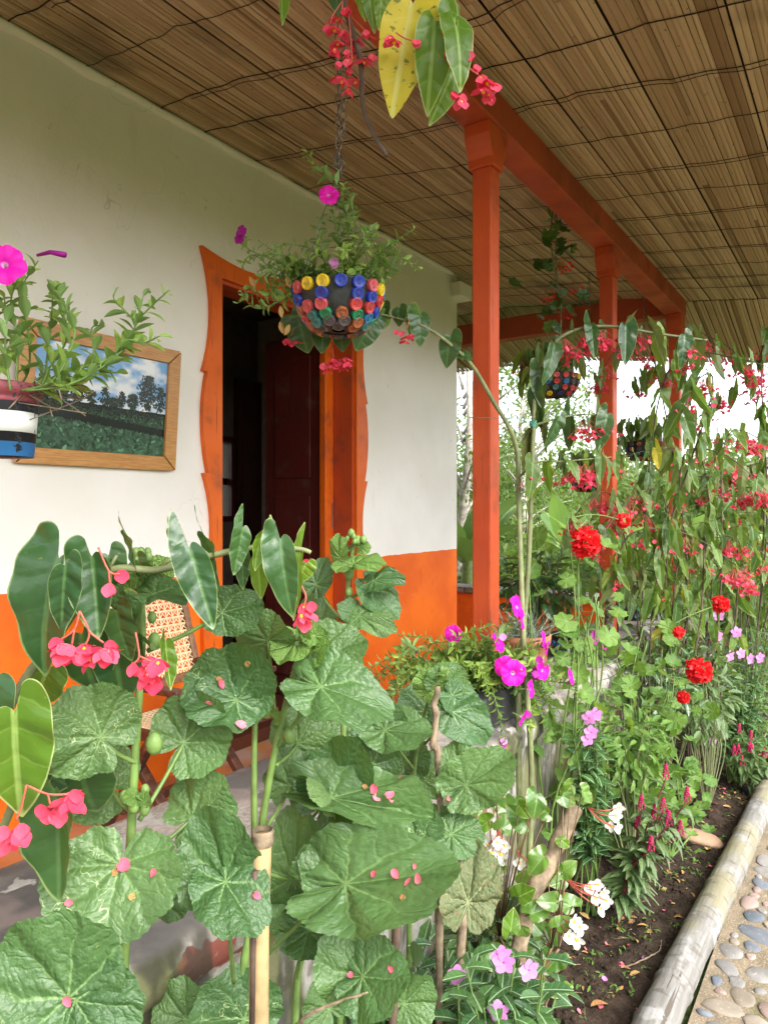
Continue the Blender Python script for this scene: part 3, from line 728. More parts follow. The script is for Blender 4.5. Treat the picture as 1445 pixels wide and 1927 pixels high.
ROUND = [polar_leaf(lambda a: .85 + .15 * math.cos(a) + .02 * math.sin(19 * a), 30, (.35, .7, .95, 1.0), (lambda c: lambda x, y, r, a: c * r * r + .35 * abs(x) * r)(c), .12) for c in (.05, -.2)]
PETL = [oval_leaf((.03, .13, .2, .235, .22, .15, .02), b, f) for b, f in ((.18, .5), (.35, .35), (-.05, .6))]
PETL_S = [oval_leaf((.04, .2, .2, .02), b, .5, (-1, 0, 1)) for b in (.2, .4)]
VINC = [oval_leaf((.02, .13, .20, .24, .245, .215, .13, .01), b, f) for b, f in ((.28, .35), (.5, .25), (.1, .4))]
LANC = [oval_leaf((.02, .13, .20, .20, .14, .07, .005), b, .4, wob=.02) for b in (.25, .5)]
WAXL = [outline_leaf([(sx * a * 1.75, b * (1 if b < 0 else .8)) for a, b in WING][::sx], (.4, .75, .95, 1.0), wing_z(f, b_, .05, p), 2) for sx, f, b_, p in ((1, .2, .2, 0), (-1, .3, .1, 2), (1, .15, .35, 4))]
BLADE = [oval_leaf((.02, .02, .018, .012, .003), b, .5, (-1, 0, 1)) for b in (.4, .8)]

def petal(w, l, cup=.25, n=5, m=5, ruff=0.0, ph=0, notch=0.0):
    vs = []; 
    for i in range(n + 1):
        t = i / n; hw = w * (math.sin(PI * min(1, (0.06 + t * .80))) ** .8)
        for j in range(m):
            c = j / (m - 1) * 2 - 1; y = l * t * (1 - .16 * c * c * t - notch * (1 - abs(c)) * t ** 4)
            vs.append((c * hw, y, cup * (t * t) * l * .6 + .3 * cup * c * c * hw + ruff * math.sin(c * 6 + ph) * t))
    fs = [(i * m + j, i * m + j + 1, (i + 1) * m + j + 1, (i + 1) * m + j) for i in range(n) for j in range(m - 1)]
    return vs, fs
def ball(c, r, n=6, k=4, sq=1):
    prof = [(max(.01, math.sin(PI * i / k)) * r, -math.cos(PI * i / k) * r * sq) for i in range(k + 1)]
    b = MB(); b.lathe(prof, n, c); return b.v, b.f
def combine(parts):
    b = MB()
    for (v, f), M, mi in parts: b.add([M @ Vector(p) for p in v], f, mi)
    return Tpl(b.v, b.f, None, list(b.m))
def rot(ax, a): return Matrix.Rotation(a, 4, ax)
# petunia, facing +Z: ruffled five-lobed trumpet with tube
def petunia(ph):
    vs = []; n = 40; rings = ((0.06, -.55), (.10, -.30), (.17, -.12), (.45, -.02), (.75, .02), (1.0, -.03))
    for q, z in rings:
        for j in range(n):
            a = 2 * PI * j / n; lob = 1 - .13 * (1 - abs(math.cos(2.5 * a))) ** 2 * (q ** 2)
            vs.append((q * lob * math.cos(a), q * lob * math.sin(a), z + q * q * (.05 * math.sin(10 * a + ph) + .05 * math.sin(3 * a + ph) - .05 * math.cos(5 * a))))
    fs = [(i * n + j, i * n + (j + 1) % n, (i + 1) * n + (j + 1) % n, (i + 1) * n + j) for i in range(5) for j in range(n)]
    t = MB(); t.add(vs, fs, 0); t.tube([(0, 0, -.5), (0, .03, -1.0), (.02, .08, -1.35)], [.10, .075, .06], 8, 1); return Tpl(t.v, t.f, None, list(t.m))
PETU = [petunia(p) for p in (0, 2, 4)]
# begonia blossom hanging along -Z: two broad bracts, two narrow petals, yellow eye
def begonia_fl(op, ph):
    P = petal(.46, 1.0, .55, 5, 5); Q = petal(.24, .75, .3, 4, 3); dn = rot('X', -PI / 2)
    parts = [(P, rot('Z', ph) @ rot('X', op) @ dn, 0), (P, rot('Z', ph + PI) @ rot('X', op * .8) @ dn, 0), (Q, rot('Z', ph + PI / 2) @ rot('X', op * .9) @ dn, 0), (Q, rot('Z', ph - PI / 2) @ rot('X', op) @ dn, 0), (ball((0, 0, -.25), .16), Matrix.Identity(4), 1)]
    return combine(parts)
BEGF = [begonia_fl(o, p) for o, p in ((.5, 0), (.8, 1.1), (.25, 2.2))]
BUD = combine([(petal(.5, 1.0, .3, 5, 5), rot('X', -PI / 2), 0), (petal(.5, 1.0, .3, 5, 5), rot('Z', PI) @ rot('X', -PI / 2 + .15), 0)])
PET1 = [combine([(petal(w_, 1.0, .7, 5, 5, .06, p_, n_), rot('X', -PI / 2), 0)]) for w_, p_, n_ in ((.5, 0, .25), (.42, 2, .1), (.36, 4, .3))]
def pinwheel(n, w, l, cup, eye=.1):
    p = petal(w, l, cup, 4, 5, 0, 0, .05); return combine([(p, rot('Z', 2 * PI * k / n + .1) @ rot('Y', .2), 0) for k in range(n)] + [(ball((0, 0, .02), eye, 6, 4, .6), Matrix.Identity(4), 1)])
VINF = [pinwheel(5, .42, 1.0, .12), pinwheel(5, .40, 1.0, -.15)]
WBEG = [pinwheel(4, .48, 1.0, .35, .24), pinwheel(4, .42, 1.0, .6, .24)]
def pompom(seed, n=95):
    r = random.Random(seed); parts = []
    for k in range(n):
        z = r.uniform(-.25, 1); a = r.uniform(0, 2 * PI); rr = math.sqrt(max(0, 1 - z * z))
        d = Vector((rr * math.cos(a), rr * math.sin(a), z)); M = Matrix.Translation(d * .55) @ d.to_track_quat('Y', 'Z').to_matrix().to_4x4() @ rot('Y', r.uniform(0, 6)) @ rot('X', r.uniform(-.9, .9))
        parts.append((petal(r.uniform(.22, .34), r.uniform(.4, .6), .5, 3, 4, .07, r.uniform(0, 6), .1), M, 0))
    return combine(parts)
POM = [pompom(1), pompom(2), pompom(3)]
def cluster(seed, n):
    """a small drooping truss of begonia bracts, seen from afar; hangs from the origin"""
    r = random.Random(seed); t = MB()
    for k in range(n):
        e = Vector((r.gauss(0, .42), r.gauss(0, .42), -r.uniform(.45, 1.1)))
        t.tube([(0, 0, 0), e * .5 + Vector((0, 0, -.05)), e], .012, 4, 1, False)
        M = Matrix.Translation(e) @ rot('Z', r.uniform(0, 6)) @ rot('X', r.uniform(-.5, .5))
        s = r.uniform(.2, .34)
        for q in (0, PI):
            v, f = petal(.5, 1.0, .5, 3, 4); t.add([M @ (s * (rot('Z', q) @ rot('X', .4 - PI / 2) @ Vector(p))) for p in v], f, 0)
    return Tpl(t.v, t.f, None, list(t.m))
CLUS = [cluster(1, 9), cluster(2, 14), cluster(3, 6), cluster(4, 18)]

# ------------------------------------------------------------------ plant materials
L_HOL = leaf_mat('hollyhock_leaf', (0.044, 0.102, 0.032), (0.084, 0.158, 0.048), (0.13, 0.21, 0.07), (0.14, 0.235, 0.08), 'palm', 0.42, 0.42, None, .15, .55, (0.16, 0.20, 0.05), 6.5, True, blot_t=.68)
L_HOLY = leaf_mat('hollyhock_young_leaf', (0.12, 0.23, 0.045), (0.15, 0.27, 0.06), (0.2, 0.32, 0.1), (0.3, 0.42, 0.14), 'palm', .45, .4, None, .25, .8, None, 6.5)
L_HOLO = leaf_mat('hollyhock_old_leaf', (0.11, 0.14, 0.06), (0.12, 0.15, 0.07), (0.18, 0.22, 0.12), (0.25, 0.3, 0.15), 'palm', .6, .3, None, .15, .8, (0.22, .13, .07), 6.5)
L_BEG = leaf_mat('cane_begonia_leaf', (0.021, 0.064, 0.020), (0.038, 0.092, 0.024), (0.11, 0.12, 0.04), (0.06, 0.125, 0.04), 'mid', 0.33, 0.4, (0.15, 0.21, 0.075), .15, .3, (0.09, 0.11, 0.03), 3.5, blot_t=.67, sv_=.14)
L_BEGY = leaf_mat('cane_begonia_yellow_green_leaf', (0.085, 0.175, 0.018), (0.125, 0.225, 0.02), (0.20, 0.28, 0.05), (0.22, 0.33, 0.08), 'mid', 0.36, .35, (0.36, 0.42, 0.16), .35, .3, (0.22, 0.20, 0.04), 3.5, blot_t=.66)  # yellow-green leaf colour, paler than the dark begonia leaf
L_BEGB = leaf_mat('begonia_bush_leaf', (0.044, 0.10, 0.026), (0.11, 0.185, 0.03), (0.16, 0.20, 0.07), (0.15, 0.24, 0.08), 'mid', 0.42, .35, (0.26, 0.30, 0.10), .3, .2, None, 3.5)
L_YEL = leaf_mat('yellowed_leaf', (0.58, 0.46, 0.03), (0.62, 0.50, 0.05), (0.55, 0.45, 0.08), (0.6, 0.55, 0.15), 'mid', .5, .3, None, .35, .15, (0.16, 0.17, 0.03), 3.5)
L_DRY = leaf_mat('dry_leaf', (0.42, 0.26, 0.09), (0.35, 0.17, 0.06), (0.35, 0.24, 0.12), (0.4, 0.28, 0.14), 'mid', .7, .2, None, .15, .5)
L_PET = leaf_mat('petunia_leaf', (0.17, 0.28, 0.045), (0.29, 0.40, 0.07), (0.18, 0.29, 0.10), (0.21, 0.33, 0.10), 'mid', .5, .35, None, .3, .25)
L_GER = leaf_mat('geranium_leaf', (0.078, 0.165, 0.032), (0.13, 0.23, 0.042), (0.2, 0.3, 0.11), (0.24, 0.36, 0.12), 'palm', .55, .3, None, .28, .35, None, 4)
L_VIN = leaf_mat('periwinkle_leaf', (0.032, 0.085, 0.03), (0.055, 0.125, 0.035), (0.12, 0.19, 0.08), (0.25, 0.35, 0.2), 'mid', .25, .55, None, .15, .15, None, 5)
L_WAX = leaf_mat('wax_begonia_leaf', (0.07, 0.16, 0.03), (0.11, 0.21, 0.035), (0.13, 0.2, 0.06), (0.15, 0.25, 0.07), 'mid', .25, .55, (0.22, 0.15, 0.06), .25, .15, None, 3)
L_CEL = leaf_mat('celosia_leaf', (0.07, 0.13, 0.045), (0.10, 0.16, 0.055), (0.12, 0.14, 0.08), (0.16, 0.2, 0.1), 'mid', .45, .4, None, .25, .3)
L_BG = leaf_mat('background_leaf', (0.055, 0.098, 0.022), (0.12, 0.165, 0.036), (0.13, 0.18, 0.06), (0.14, 0.2, 0.06), 'mid', .5, .35, None, .35, .1, cheap=True)
L_BAN = leaf_mat('banana_leaf', (0.09, 0.175, 0.032), (0.13, 0.23, 0.042), (0.2, 0.3, 0.12), (0.3, 0.4, 0.15), 'mid', .4, .4, None, .35, .2, None, 22)
L_GRY = leaf_mat('carnation_leaf', (0.14, 0.19, 0.14), (0.18, 0.23, 0.17), (0.18, 0.23, 0.18), (0.2, 0.25, 0.2), 'mid', .6, .3, None, .15, .1, cheap=True)
S_GRN = simple('green_stem', (0.11, 0.18, 0.045), .5, .35, .3, 40, .15)
S_HAZ = simple('cane_stem', (0.15, 0.17, 0.075), .55, .35, .35, 22, .2)
S_DRK = simple('dark_stem', (0.075, 0.05, 0.035), .65, .3, .4, 30, .2)
S_RED = simple('red_stalk', (0.42, 0.09, 0.06), .5, .4, .2, 40, .1)
S_TWG = simple('dry_twig', (0.19, 0.145, 0.095), .85, .2, .45, 45, .5, .006)
F_PET = petal_mat('magenta_petal', (0.76, 0.008, 0.40), (0.62, 0.004, 0.36), .25, (0.8, 0.5, 0.75))
F_PETD = petal_mat('purple_petal', (0.30, 0.005, 0.22), (0.22, 0.005, 0.18), .2)
F_BEG = petal_mat('pink_bract', (0.77, 0.042, 0.10), (0.85, 0.12, 0.20), .35)
F_FALL = petal_mat('fallen_pink_bract', (0.80, 0.10, 0.17), (0.86, 0.26, 0.32), .3)
F_RED = petal_mat('red_petal', (0.80, 0.014, 0.020), (0.86, 0.030, 0.035), .25)
F_VIN = petal_mat('mauve_petal', (0.62, 0.22, 0.56), (0.70, 0.30, 0.62), .3)
F_WHT = petal_mat('white_petal', (0.80, 0.79, 0.74), (0.83, 0.82, 0.79), .3)
F_YEL = simple('yellow_stamen', (0.80, 0.50, 0.02), .6, .3, .1, 50, 0)
F_CEL = petal_mat('celosia_spike', (0.34, 0.008, 0.07), (0.44, 0.014, 0.10), .1)
F_EYE = simple('dark_eye', (0.35, 0.03, 0.18), .6, .3, .1, 50, 0)

def curve_up(a, b, sag=0.0, k=7):
    a = Vector(a); b = Vector(b); return [a.lerp(b, i / k) + UP * (sag * math.sin(PI * i / k)) for i in range(k + 1)]
def rnd_dir(r, up=0.0):
    v = Vector((r.gauss(0, 1), r.gauss(0, 1), r.gauss(0, 1) + up)); return v.normalized()
def leafy(parent, pts, tpls, mat, L, gap, r, spread=0.9, mb=None, start=0.15, name='leaf', droop=0.0, shrink=0.5, mi=0):
    """leaves set alternately along a stem; as parts, or into mb when too small to pick apart"""
    pts = [Vector(p) for p in pts]; seg = [(pts[i + 1] - pts[i]).length for i in range(len(pts) - 1)]; tot = sum(seg)
    s = tot * start; k = 0; az = r.uniform(0, 6)
    while s < tot:
        q = s; i = 0
        while i < len(seg) - 1 and q > seg[i]: q -= seg[i]; i += 1
        d = (pts[i + 1] - pts[i]).normalized(); p = pts[i] + d * q
        az += 2.4 + r.uniform(-.4, .4); o = d.orthogonal().normalized(); side = Matrix.Rotation(az, 3, d) @ o
        T = (d * math.cos(spread) + side * math.sin(spread) - UP * droop).normalized(); t = s / tot
        l = L * r.uniform(.75, 1.15) * (1 - shrink * t ** 2)
        Nh = (d * .8 + UP * .6 - side * .4)
        M = frame(p, T, Nh, l)
        tp = r.choice(tpls)
        if mb is not None: mb.inst(tp, M, mi)
        else: put(name, tp.me(mat), parent, M)
        s += gap * r.uniform(.7, 1.3) * (1 - .5 * shrink * t); k += 1
# ================================================================== things on the veranda
# ---- framed print of a seedling nursery
fx0, fx1, fz0, fz1 = 1.475, 2.25, 1.775, 2.345
pf = thing('framed_picture', 'wood framed photo of a green seedling nursery hanging on the white wall', 'picture', ((fx0 + fx1) / 2, W, fz0))
def pine_mat():
    m = NT('varnished_pine'); n = m.noise(4, 6, m.coord('Object', (1, 1, 1))); g = m.noise(5, 5, m.coord('Object', (3, 3, 40)))
    c = m.mix(m.ramp(g, .35, .65), (0.42, 0.19, 0.05), (0.55, 0.28, 0.09)); c = m.mix(m.ramp(m.noise(9, 2, m.pos()), .68, .72), c, (0.13, 0.045, 0.015))
    m.col(c); m.rough(.35, .5); m.bump(g, .08, .003); return m.m
M_PINE = pine_mat(); fw = 0.066
def tilt(x, z): return Vector((x, W - 0.012 - 0.045 * (z - fz0) / (fz1 - fz0) , z))
cor = [(fx0, fz0), (fx1, fz0), (fx1, fz1), (fx0, fz1)]; inn = [(fx0 + fw, fz0 + fw), (fx1 - fw, fz0 + fw), (fx1 - fw, fz1 - fw), (fx0 + fw, fz1 - fw)]
for i in range(4):
    j = (i + 1) % 4; e = 0.0012; g = MB()
    q = [tilt(*cor[i]), tilt(*cor[j]), tilt(*inn[j]), tilt(*inn[i])]
    cc = sum(q, Vector()) / 4; q = [cc + (p - cc) * (1 - e / .1) for p in q]
    g.prism(q, (0, -0.028, 0)); g.f = [f[::-1] for f in g.f]; g.build('frame_rail', M_PINE, pf, False, 0.003)
def print_image(w, h):
    rr = np.random.RandomState(4); img = np.zeros((h, w, 3)); yy, xx = np.mgrid[0:h, 0:w]; v = 1 - yy / h; u = xx / w
    def fbm(sx, sy, seed):
        out = np.zeros((h, w)); amp = 1
        for o in range(4):
            r2 = np.random.RandomState(seed + o); gx, gy = int(sx * 2 ** o) + 2, int(sy * 2 ** o) + 2; gr = r2.rand(gy, gx)
            fx, fy = u * (gx - 1.001), v * (gy - 1.001); ix, iy = fx.astype(int), fy.astype(int); tx, ty = fx - ix, fy - iy
            tx = tx * tx * (3 - 2 * tx); ty = ty * ty * (3 - 2 * ty)
            out += amp * ((gr[iy, ix] * (1 - tx) + gr[iy, ix + 1] * tx) * (1 - ty) + (gr[iy + 1, ix] * (1 - tx) + gr[iy + 1, ix + 1] * tx) * ty); amp *= .55
        return out / 2.0
    sky = np.array([.16, .36, .66]); cl = np.clip((fbm(5, 5, 10) - .48) * 5 + (0.75 - v) * 1.2, 0, 1)[..., None]
    img[:] = sky * (1 - cl) + np.array([.75, .78, .82]) * cl
    hz = .50 - .02 * u
    def dab(cx, cy, L, Wd, a, col):
        cx, cy, L, Wd = cx * w, (1 - cy) * h, L * w, max(Wd * w, .6); x0, x1, y0_, y1 = int(max(0, cx - L)), int(min(w, cx + L + 1)), int(max(0, cy - L)), int(min(h, cy + L + 1))
        if x1 <= x0 or y1 <= y0_: return
        Y, X = np.mgrid[y0_:y1, x0:x1]; p = (X - cx) * math.cos(a) + (Y - cy) * math.sin(a); q = -(X - cx) * math.sin(a) + (Y - cy) * math.cos(a)
        img[y0_:y1, x0:x1][(p / L) ** 2 + (q / Wd) ** 2 < 1] = col
    for (tx, th_, tw, nn_) in ((.84, .36, .085, 420), (.95, .26, .05, 160), (.50, .17, .035, 90), (.63, .15, .03, 70), (.08, .22, .07, 200), (.30, .13, .05, 120), (.40, .12, .04, 90), (.72, .14, .06, 160), (.2, .14, .05, 140), (.57, .08, .08, 160)):
        for k in range(nn_):
            t = rr.rand() ** .8; sp_w = tw * (.35 + .65 * math.sin(3.0 * min(1, t * 1.05))); dab(tx + rr.randn() * sp_w * .5, .47 + th_ * t, .006 + .010 * rr.rand(), .005, rr.rand() * 3, np.array([.014, .024, .018]) * (.4 + 1.9 * rr.rand()))
    gnd = v < hz - .03 + .015 * fbm(30, 3, 77); img[gnd] = np.array([.006, .012, .010])
    rows = np.sin((v + .16 * u) * 0 + np.log(np.clip(hz + .08 - v - 0.0 * u + .12 * u, .02, 1)) * 9.0)
    for k in range(5200):
        t = rr.rand() ** .7; vy = (.49 - .03) * (1 - t) ; ux = rr.rand(); s = .004 + .034 * t
        depth = math.log(max(.02, .60 - vy + .12 * (1 - ux))) * 7.5
        if math.sin(depth) < -.55: continue
        cy, cx = (1 - vy) * h, ux * w; a = rr.rand() * 3.14; L = s * w * .8; Wd = L * .4
        x0, x1, y0_, y1 = int(max(0, cx - L)), int(min(w, cx + L + 1)), int(max(0, cy - L)), int(min(h, cy + L + 1))
        if x1 <= x0 or y1 <= y0_: continue
        Y, X = np.mgrid[y0_:y1, x0:x1]; p = (X - cx) * math.cos(a) + (Y - cy) * math.sin(a); q = -(X - cx) * math.sin(a) + (Y - cy) * math.cos(a)
        mk = (p / L) ** 2 + (q / max(Wd, .6)) ** 2 < 1; b = (.35 + rr.rand() * .95) * (.55 + .45 * t)
        col = np.array([.055, .125, .075]) * b * (2.4 if rr.rand() < .12 else 1.0)
        img[y0_:y1, x0:x1][mk] = col
    return img
IW, IH = 300, 205; img = print_image(IW, IH)
g = MB(); vs = []
A, B_, C_, D_ = [tilt(*p) + Vector((0, -0.012, 0)) for p in inn]
for j in range(IH + 1):
    for i in range(IW + 1):
        u, v = i / IW, 1 - j / IH; vs.append((A * (1 - u) + B_ * u) * (1 - v) + (D_ * (1 - u) + C_ * u) * v)
g.add(vs, [(j * (IW + 1) + i, (j + 1) * (IW + 1) + i, (j + 1) * (IW + 1) + i + 1, j * (IW + 1) + i + 1) for j in range(IH) for i in range(IW)])
m = NT('glossy_print'); ca = m.n('Attribute'); ca.attribute_name = 'ink'; m.col(ca.outputs['Color']); m.rough(.22, .4)
po = g.build('print', m.m, pf, False)
ka = po.data.attributes.new('ink', 'FLOAT_COLOR', 'CORNER'); cc = np.ones((IH * IW, 4), np.float32); cc[:, :3] = img.reshape(-1, 3)
ka.data.foreach_set('color', np.repeat(cc, 4, axis=0).ravel())

# ---- cane armchair against the wall, facing out
ch = thing('armchair', 'dark wood folding armchair with woven cane back and seat below the picture', 'chair', (1.93, 2.35, ZF))
def wood_mat(name, c, c2):
    m = NT(name); g = m.noise(5, 5, m.pos((9, 9, 9))); h = m.noise(30, 3, m.pos((1, 1, .2))); m.col(m.mix(m.ramp(g, .35, .65), m.mix(m.ramp(h, .4, .7), c, c2), tuple(x * .55 for x in c))); m.rough(.45, .4); m.bump(h, .1, .003); return m.m
M_WOOD = wood_mat('chair_wood', (0.085, 0.03, 0.018), (0.13, 0.05, 0.025)); M_WOODL = wood_mat('chair_wood_worn', (0.24, 0.12, 0.055), (0.17, 0.075, 0.035))
M_WEAVE = simple('cane_weave', (0.72, 0.56, 0.34), .55, .3, .15, 60, .1)
xl, xr = 1.69, 2.16
for x in (xl, xr):
    g = MB(); g.bar((x, 2.46, ZF + .44), (x, 2.62, ZF + .93), .03, .034); g.build('back_stile', M_WOODL, ch, False, .004)
    g = MB(); g.bar((x, 2.50, ZF + .62), (x, 2.04, ZF + .635), .05, .024); g.build('arm', M_WOOD, ch, False, .005)
    g = MB(); g.bar((x, 2.08, ZF + .62), (x, 2.52, ZF), .03, .04, 0, Vector((1, 0, 0))); g.build('leg', M_WOOD, ch, False, .004)
    g = MB(); g.bar((x + (.032 if x == xl else -.032), 2.50, ZF + .48), (x + (.032 if x == xl else -.032), 2.00, ZF), .03, .04, 0, Vector((1, 0, 0))); g.build('leg', M_WOOD, ch, False, .004)
    g = MB(); g.bar((x, 2.48, ZF + .44), (x, 2.02, ZF + .46), .03, .04); g.build('seat_rail', M_WOOD, ch, False, .004)
for a, b, nm in (((xl, 2.03, ZF + .46), (xr, 2.03, ZF + .46), 'seat_rail'), ((xl, 2.47, ZF + .44), (xr, 2.47, ZF + .44), 'seat_rail'), ((xl, 2.495, ZF + .56), (xr, 2.495, ZF + .56), 'back_rail'), ((xl, 2.615, ZF + .92), (xr, 2.615, ZF + .92), 'back_rail'), ((xl, 2.10, ZF + .10), (xr, 2.10, ZF + .10), 'stretcher'), ((xl, 2.42, ZF + .12), (xr, 2.42, ZF + .12), 'stretcher')):
    g = MB(); g.bar(Vector(a) + Vector((.016, 0, 0)), Vector(b) - Vector((.016, 0, 0)), .03, .036); g.build(nm, M_WOODL if 'back' in nm else M_WOOD, ch, False, .004)
def weave(o, ux, vy, W_, H_, p):
    """six-way chair caning: straight pairs and diagonals"""
    g = MB(); nrm = ux.cross(vy).normalized(); r = .0016
    def st(a, b, lift): g.bar(o + ux * a[0] + vy * a[1] + nrm * lift, o + ux * b[0] + vy * b[1] + nrm * lift, .0036, .0012, 0, nrm)
    i = p / 2
    while i < W_:
        st((i - .0018, 0), (i - .0018, H_), 0); st((i + .0018, 0), (i + .0018, H_), .0003); i += p
    i = p / 2
    while i < H_:
        st((0, i - .0018), (W_, i - .0018), .0012); st((0, i + .0018), (W_, i + .0018), .0015); i += p
    k = -H_
    while k < W_:
        x0 = max(k, 0); y0_ = x0 - k; x1 = min(k + H_, W_); y1 = x1 - k
        if x1 - x0 > .01: st((x0, y0_), (x1, y1), .0024)
        x0b = max(k, 0); yb = H_ - (x0b - k); x1b = min(k + H_, W_); yb1 = H_ - (x1b - k)
        if x1b - x0b > .01: st((x0b, yb), (x1b, yb1), .0034)
        k += p
    return g
bv = (Vector((0, 2.605, ZF + .90)) - Vector((0, 2.50, ZF + .58))); 
weave(Vector((xl + .015, 2.50, ZF + .578)), Vector((1, 0, 0)), bv.normalized(), xr - xl - .03, bv.length, .033).build('back_caning', M_WEAVE, ch, False)
weave(Vector((xl + .015, 2.05, ZF + .472)), Vector((1, 0, 0)), Vector((0, .40, -.012)).normalized(), xr - xl - .03, .41, .022).build('seat_caning', M_WEAVE, ch, False)

# ---- hanging pots
M_CHAIN = simple('chain_steel', (0.20, 0.18, 0.16), .4, .5, .3, 80, .1, .001, .8)
M_WIRE = simple('wire', (0.16, 0.15, 0.14), .4, .5, .2, 80, 0, .001, .8)
M_RUBBER = simple('black_rubber', (0.022, 0.024, 0.024), .62, .4, .5, 55, .5, .003)
def cap_mat(name, c):
    m = NT(name); n = m.noise(70, 4, m.pos()); m.col(m.mix(m.ramp(n, .42, .66, 0, .7), c, tuple(x * .38 + .03 for x in c))); m.rough(.42, .45); m.bump(n, .15, .002); return m.m
CAPS = {k: cap_mat('cap_' + k, c) for k, c in dict(blue=(0.012, 0.035, 0.33), yellow=(0.72, 0.50, 0.01), red=(0.50, 0.035, 0.03), pink=(0.56, 0.075, 0.085), green=(0.01, 0.22, 0.09), sky=(0.02, 0.16, 0.36), rust=(0.36, 0.10, 0.035), teal=(0.03, 0.17, 0.16), navy=(0.015, 0.02, 0.11), grey=(0.085, 0.07, 0.075)).items()}
def cap_shape():
    g = MB(); n = 28; prof = [(1.0, 0), (1.0, .55), (.97, .66), (.88, .72), (.80, .69), (.76, .66), (.02, .66)]; vs = []
    for i, (r, z) in enumerate(prof):
        for j in range(n):
            a = 2 * PI * j / n; k = r * (1 + (.03 if j % 2 and i < 3 else 0)); vs.append((k * math.cos(a), k * math.sin(a), z))
    g.add(vs, [(i * n + j, i * n + (j + 1) % n, (i + 1) * n + (j + 1) % n, (i + 1) * n + j) for i in range(len(prof) - 1) for j in range(n)])
    g.box((-.45, -.07, .66), (.45, .07, .70)); g.box((-.3, .2, .66), (.3, .3, .695)); g.box((-.32, -.32, .66), (.3, -.22, .695)); return Tpl(g.v, g.f)
CAP = cap_shape()
def chain(parent, p, top, wl=.022, name='chain'):
    p = Vector(p); top = Vector(top); L = (top - p).length; d = (top - p).normalized(); n = int(L / (wl * 1.45)); g = MB()
    o = d.orthogonal().normalized(); o2 = d.cross(o)
    for i in range(n):
        c = p + d * (i + .5) * L / n; s = o if i % 2 else o2; pts = []
        for k in range(11):
            a = 2 * PI * k / 10; pts.append(c + d * (wl * .92 * math.cos(a)) + s * (wl * .42 * math.sin(a)))
        g.tube(pts, wl * .105, 5, 0, False)
    return g.build(name, M_CHAIN, parent)
def bowl_pot(c, r, label, rows, hang, group='bowls decorated with bottle caps', seed=1, soil=True):
    c = Vector(c); t = thing('hanging_bowl', label, 'hanging pot', c, group); rr = random.Random(seed)
    h = r * .98; prof = [(.02, 0), (r * .45, .002), (r * .62, h * .10), (r * .82, h * .34), (r * .96, h * .68), (r * 1.02, h * .97), (r * 1.05, h), (r * 1.0, h * 1.02), (r * .95, h * .92), (r * .3, h * .88), (.01, h * .87)]
    g = MB(); g.lathe(prof, 40, c, [0] * 8 + [1, 1]); g.build('bowl', [M_RUBBER, M_SOIL], t)
    def surf(v):
        for i in range(6):
            (r0, z0), (r1, z1) = prof[i], prof[i + 1]
            if z0 <= v * h <= z1 + 1e-9:
                q = (v * h - z0) / max(1e-6, z1 - z0); dz, dr = z1 - z0, r1 - r0; l = math.hypot(dz, dr); return lerp(r0, r1, q), v * h, (dz / l, -dr / l)
        return r * 1.02, h, (1, 0)
    for v, n, cr, cols, ph in rows:
        rad, z, (nr, nz) = surf(v)
        for k in range(n):
            if cols == 'gap' and False: continue
            col = cols[k % len(cols)] if isinstance(cols, (list, tuple)) else rr.choice(list(CAPS))
            if col is None: continue
            a = 2 * PI * k / n + ph; e = Vector((math.cos(a), math.sin(a), 0)); nv = e * nr + UP * nz
            p = c + e * rad + UP * z; M = frame(p - nv * .001, UP - nv * UP.dot(nv) + e * .01, nv, cr); M = M @ Matrix.Rotation(rr.uniform(0, 6), 4, 'Z')
            put('bottle_cap', CAP.me(CAPS[col]), t, M)
    top = Vector(hang[1]); knot = Vector(hang[0])
    for k in range(3):
        a = 2 * PI * k / 3 + .6; e = c + Vector((math.cos(a) * r, math.sin(a) * r, h * .97)); g = MB(); g.tube([e, e.lerp(knot, .5), knot], .0011, 4); g.build('hanger_wire', M_WIRE, t)
    chain(t, knot, top)
    return t, c + UP * h * .9
R = random.Random(21)
bc = at(637, 622, 2.16); br = 0.128
kn = at(637, 318, 2.16); tp = Vector((kn.x, kn.y, ZB))
a0 = math.atan2(-bc.y, -bc.x)
RC = ['blue', 'yellow', 'red', 'blue', 'pink', 'yellow', 'blue', 'red', 'navy']
bowl, soil_c = bowl_pot(bc, br, 'black bowl studded with coloured bottle caps hanging before the doorway', [
    (.90, 16, .0188, ['blue', 'blue', 'pink', 'yellow', 'sky', 'red', 'blue', 'navy', 'yellow', 'red', 'blue', 'rust', 'blue', 'pink', 'yellow', 'yellow'], a0 + .05),
    (.655, 15, .0190, [None, 'blue', 'blue', 'red', 'yellow', 'blue', 'red', 'navy', 'blue', 'yellow', 'red', 'sky', 'blue', None, 'blue'], a0 + .03),
    (.44, 14, .0188, [None, 'red', 'red', 'blue', 'sky', 'yellow', 'red', 'navy', 'blue', 'pink', 'green', 'rust', 'pink', 'pink'], a0 + .0),
    (.255, 13, .0180, ['rust', 'green', 'sky', 'green', 'pink', 'teal', 'navy', 'green', 'rust', 'sky', 'red', 'teal', 'green'], a0 + .1),
    (.115, 12, .0180, ['grey', 'rust', 'teal', 'rust', 'grey', 'navy', 'rust', 'yellow', 'grey', 'rust', 'teal', 'grey'], a0 + .2),
    (.03, 8, .0175, ['grey', 'rust', 'grey', 'rust', 'grey'], a0)], (kn, tp))
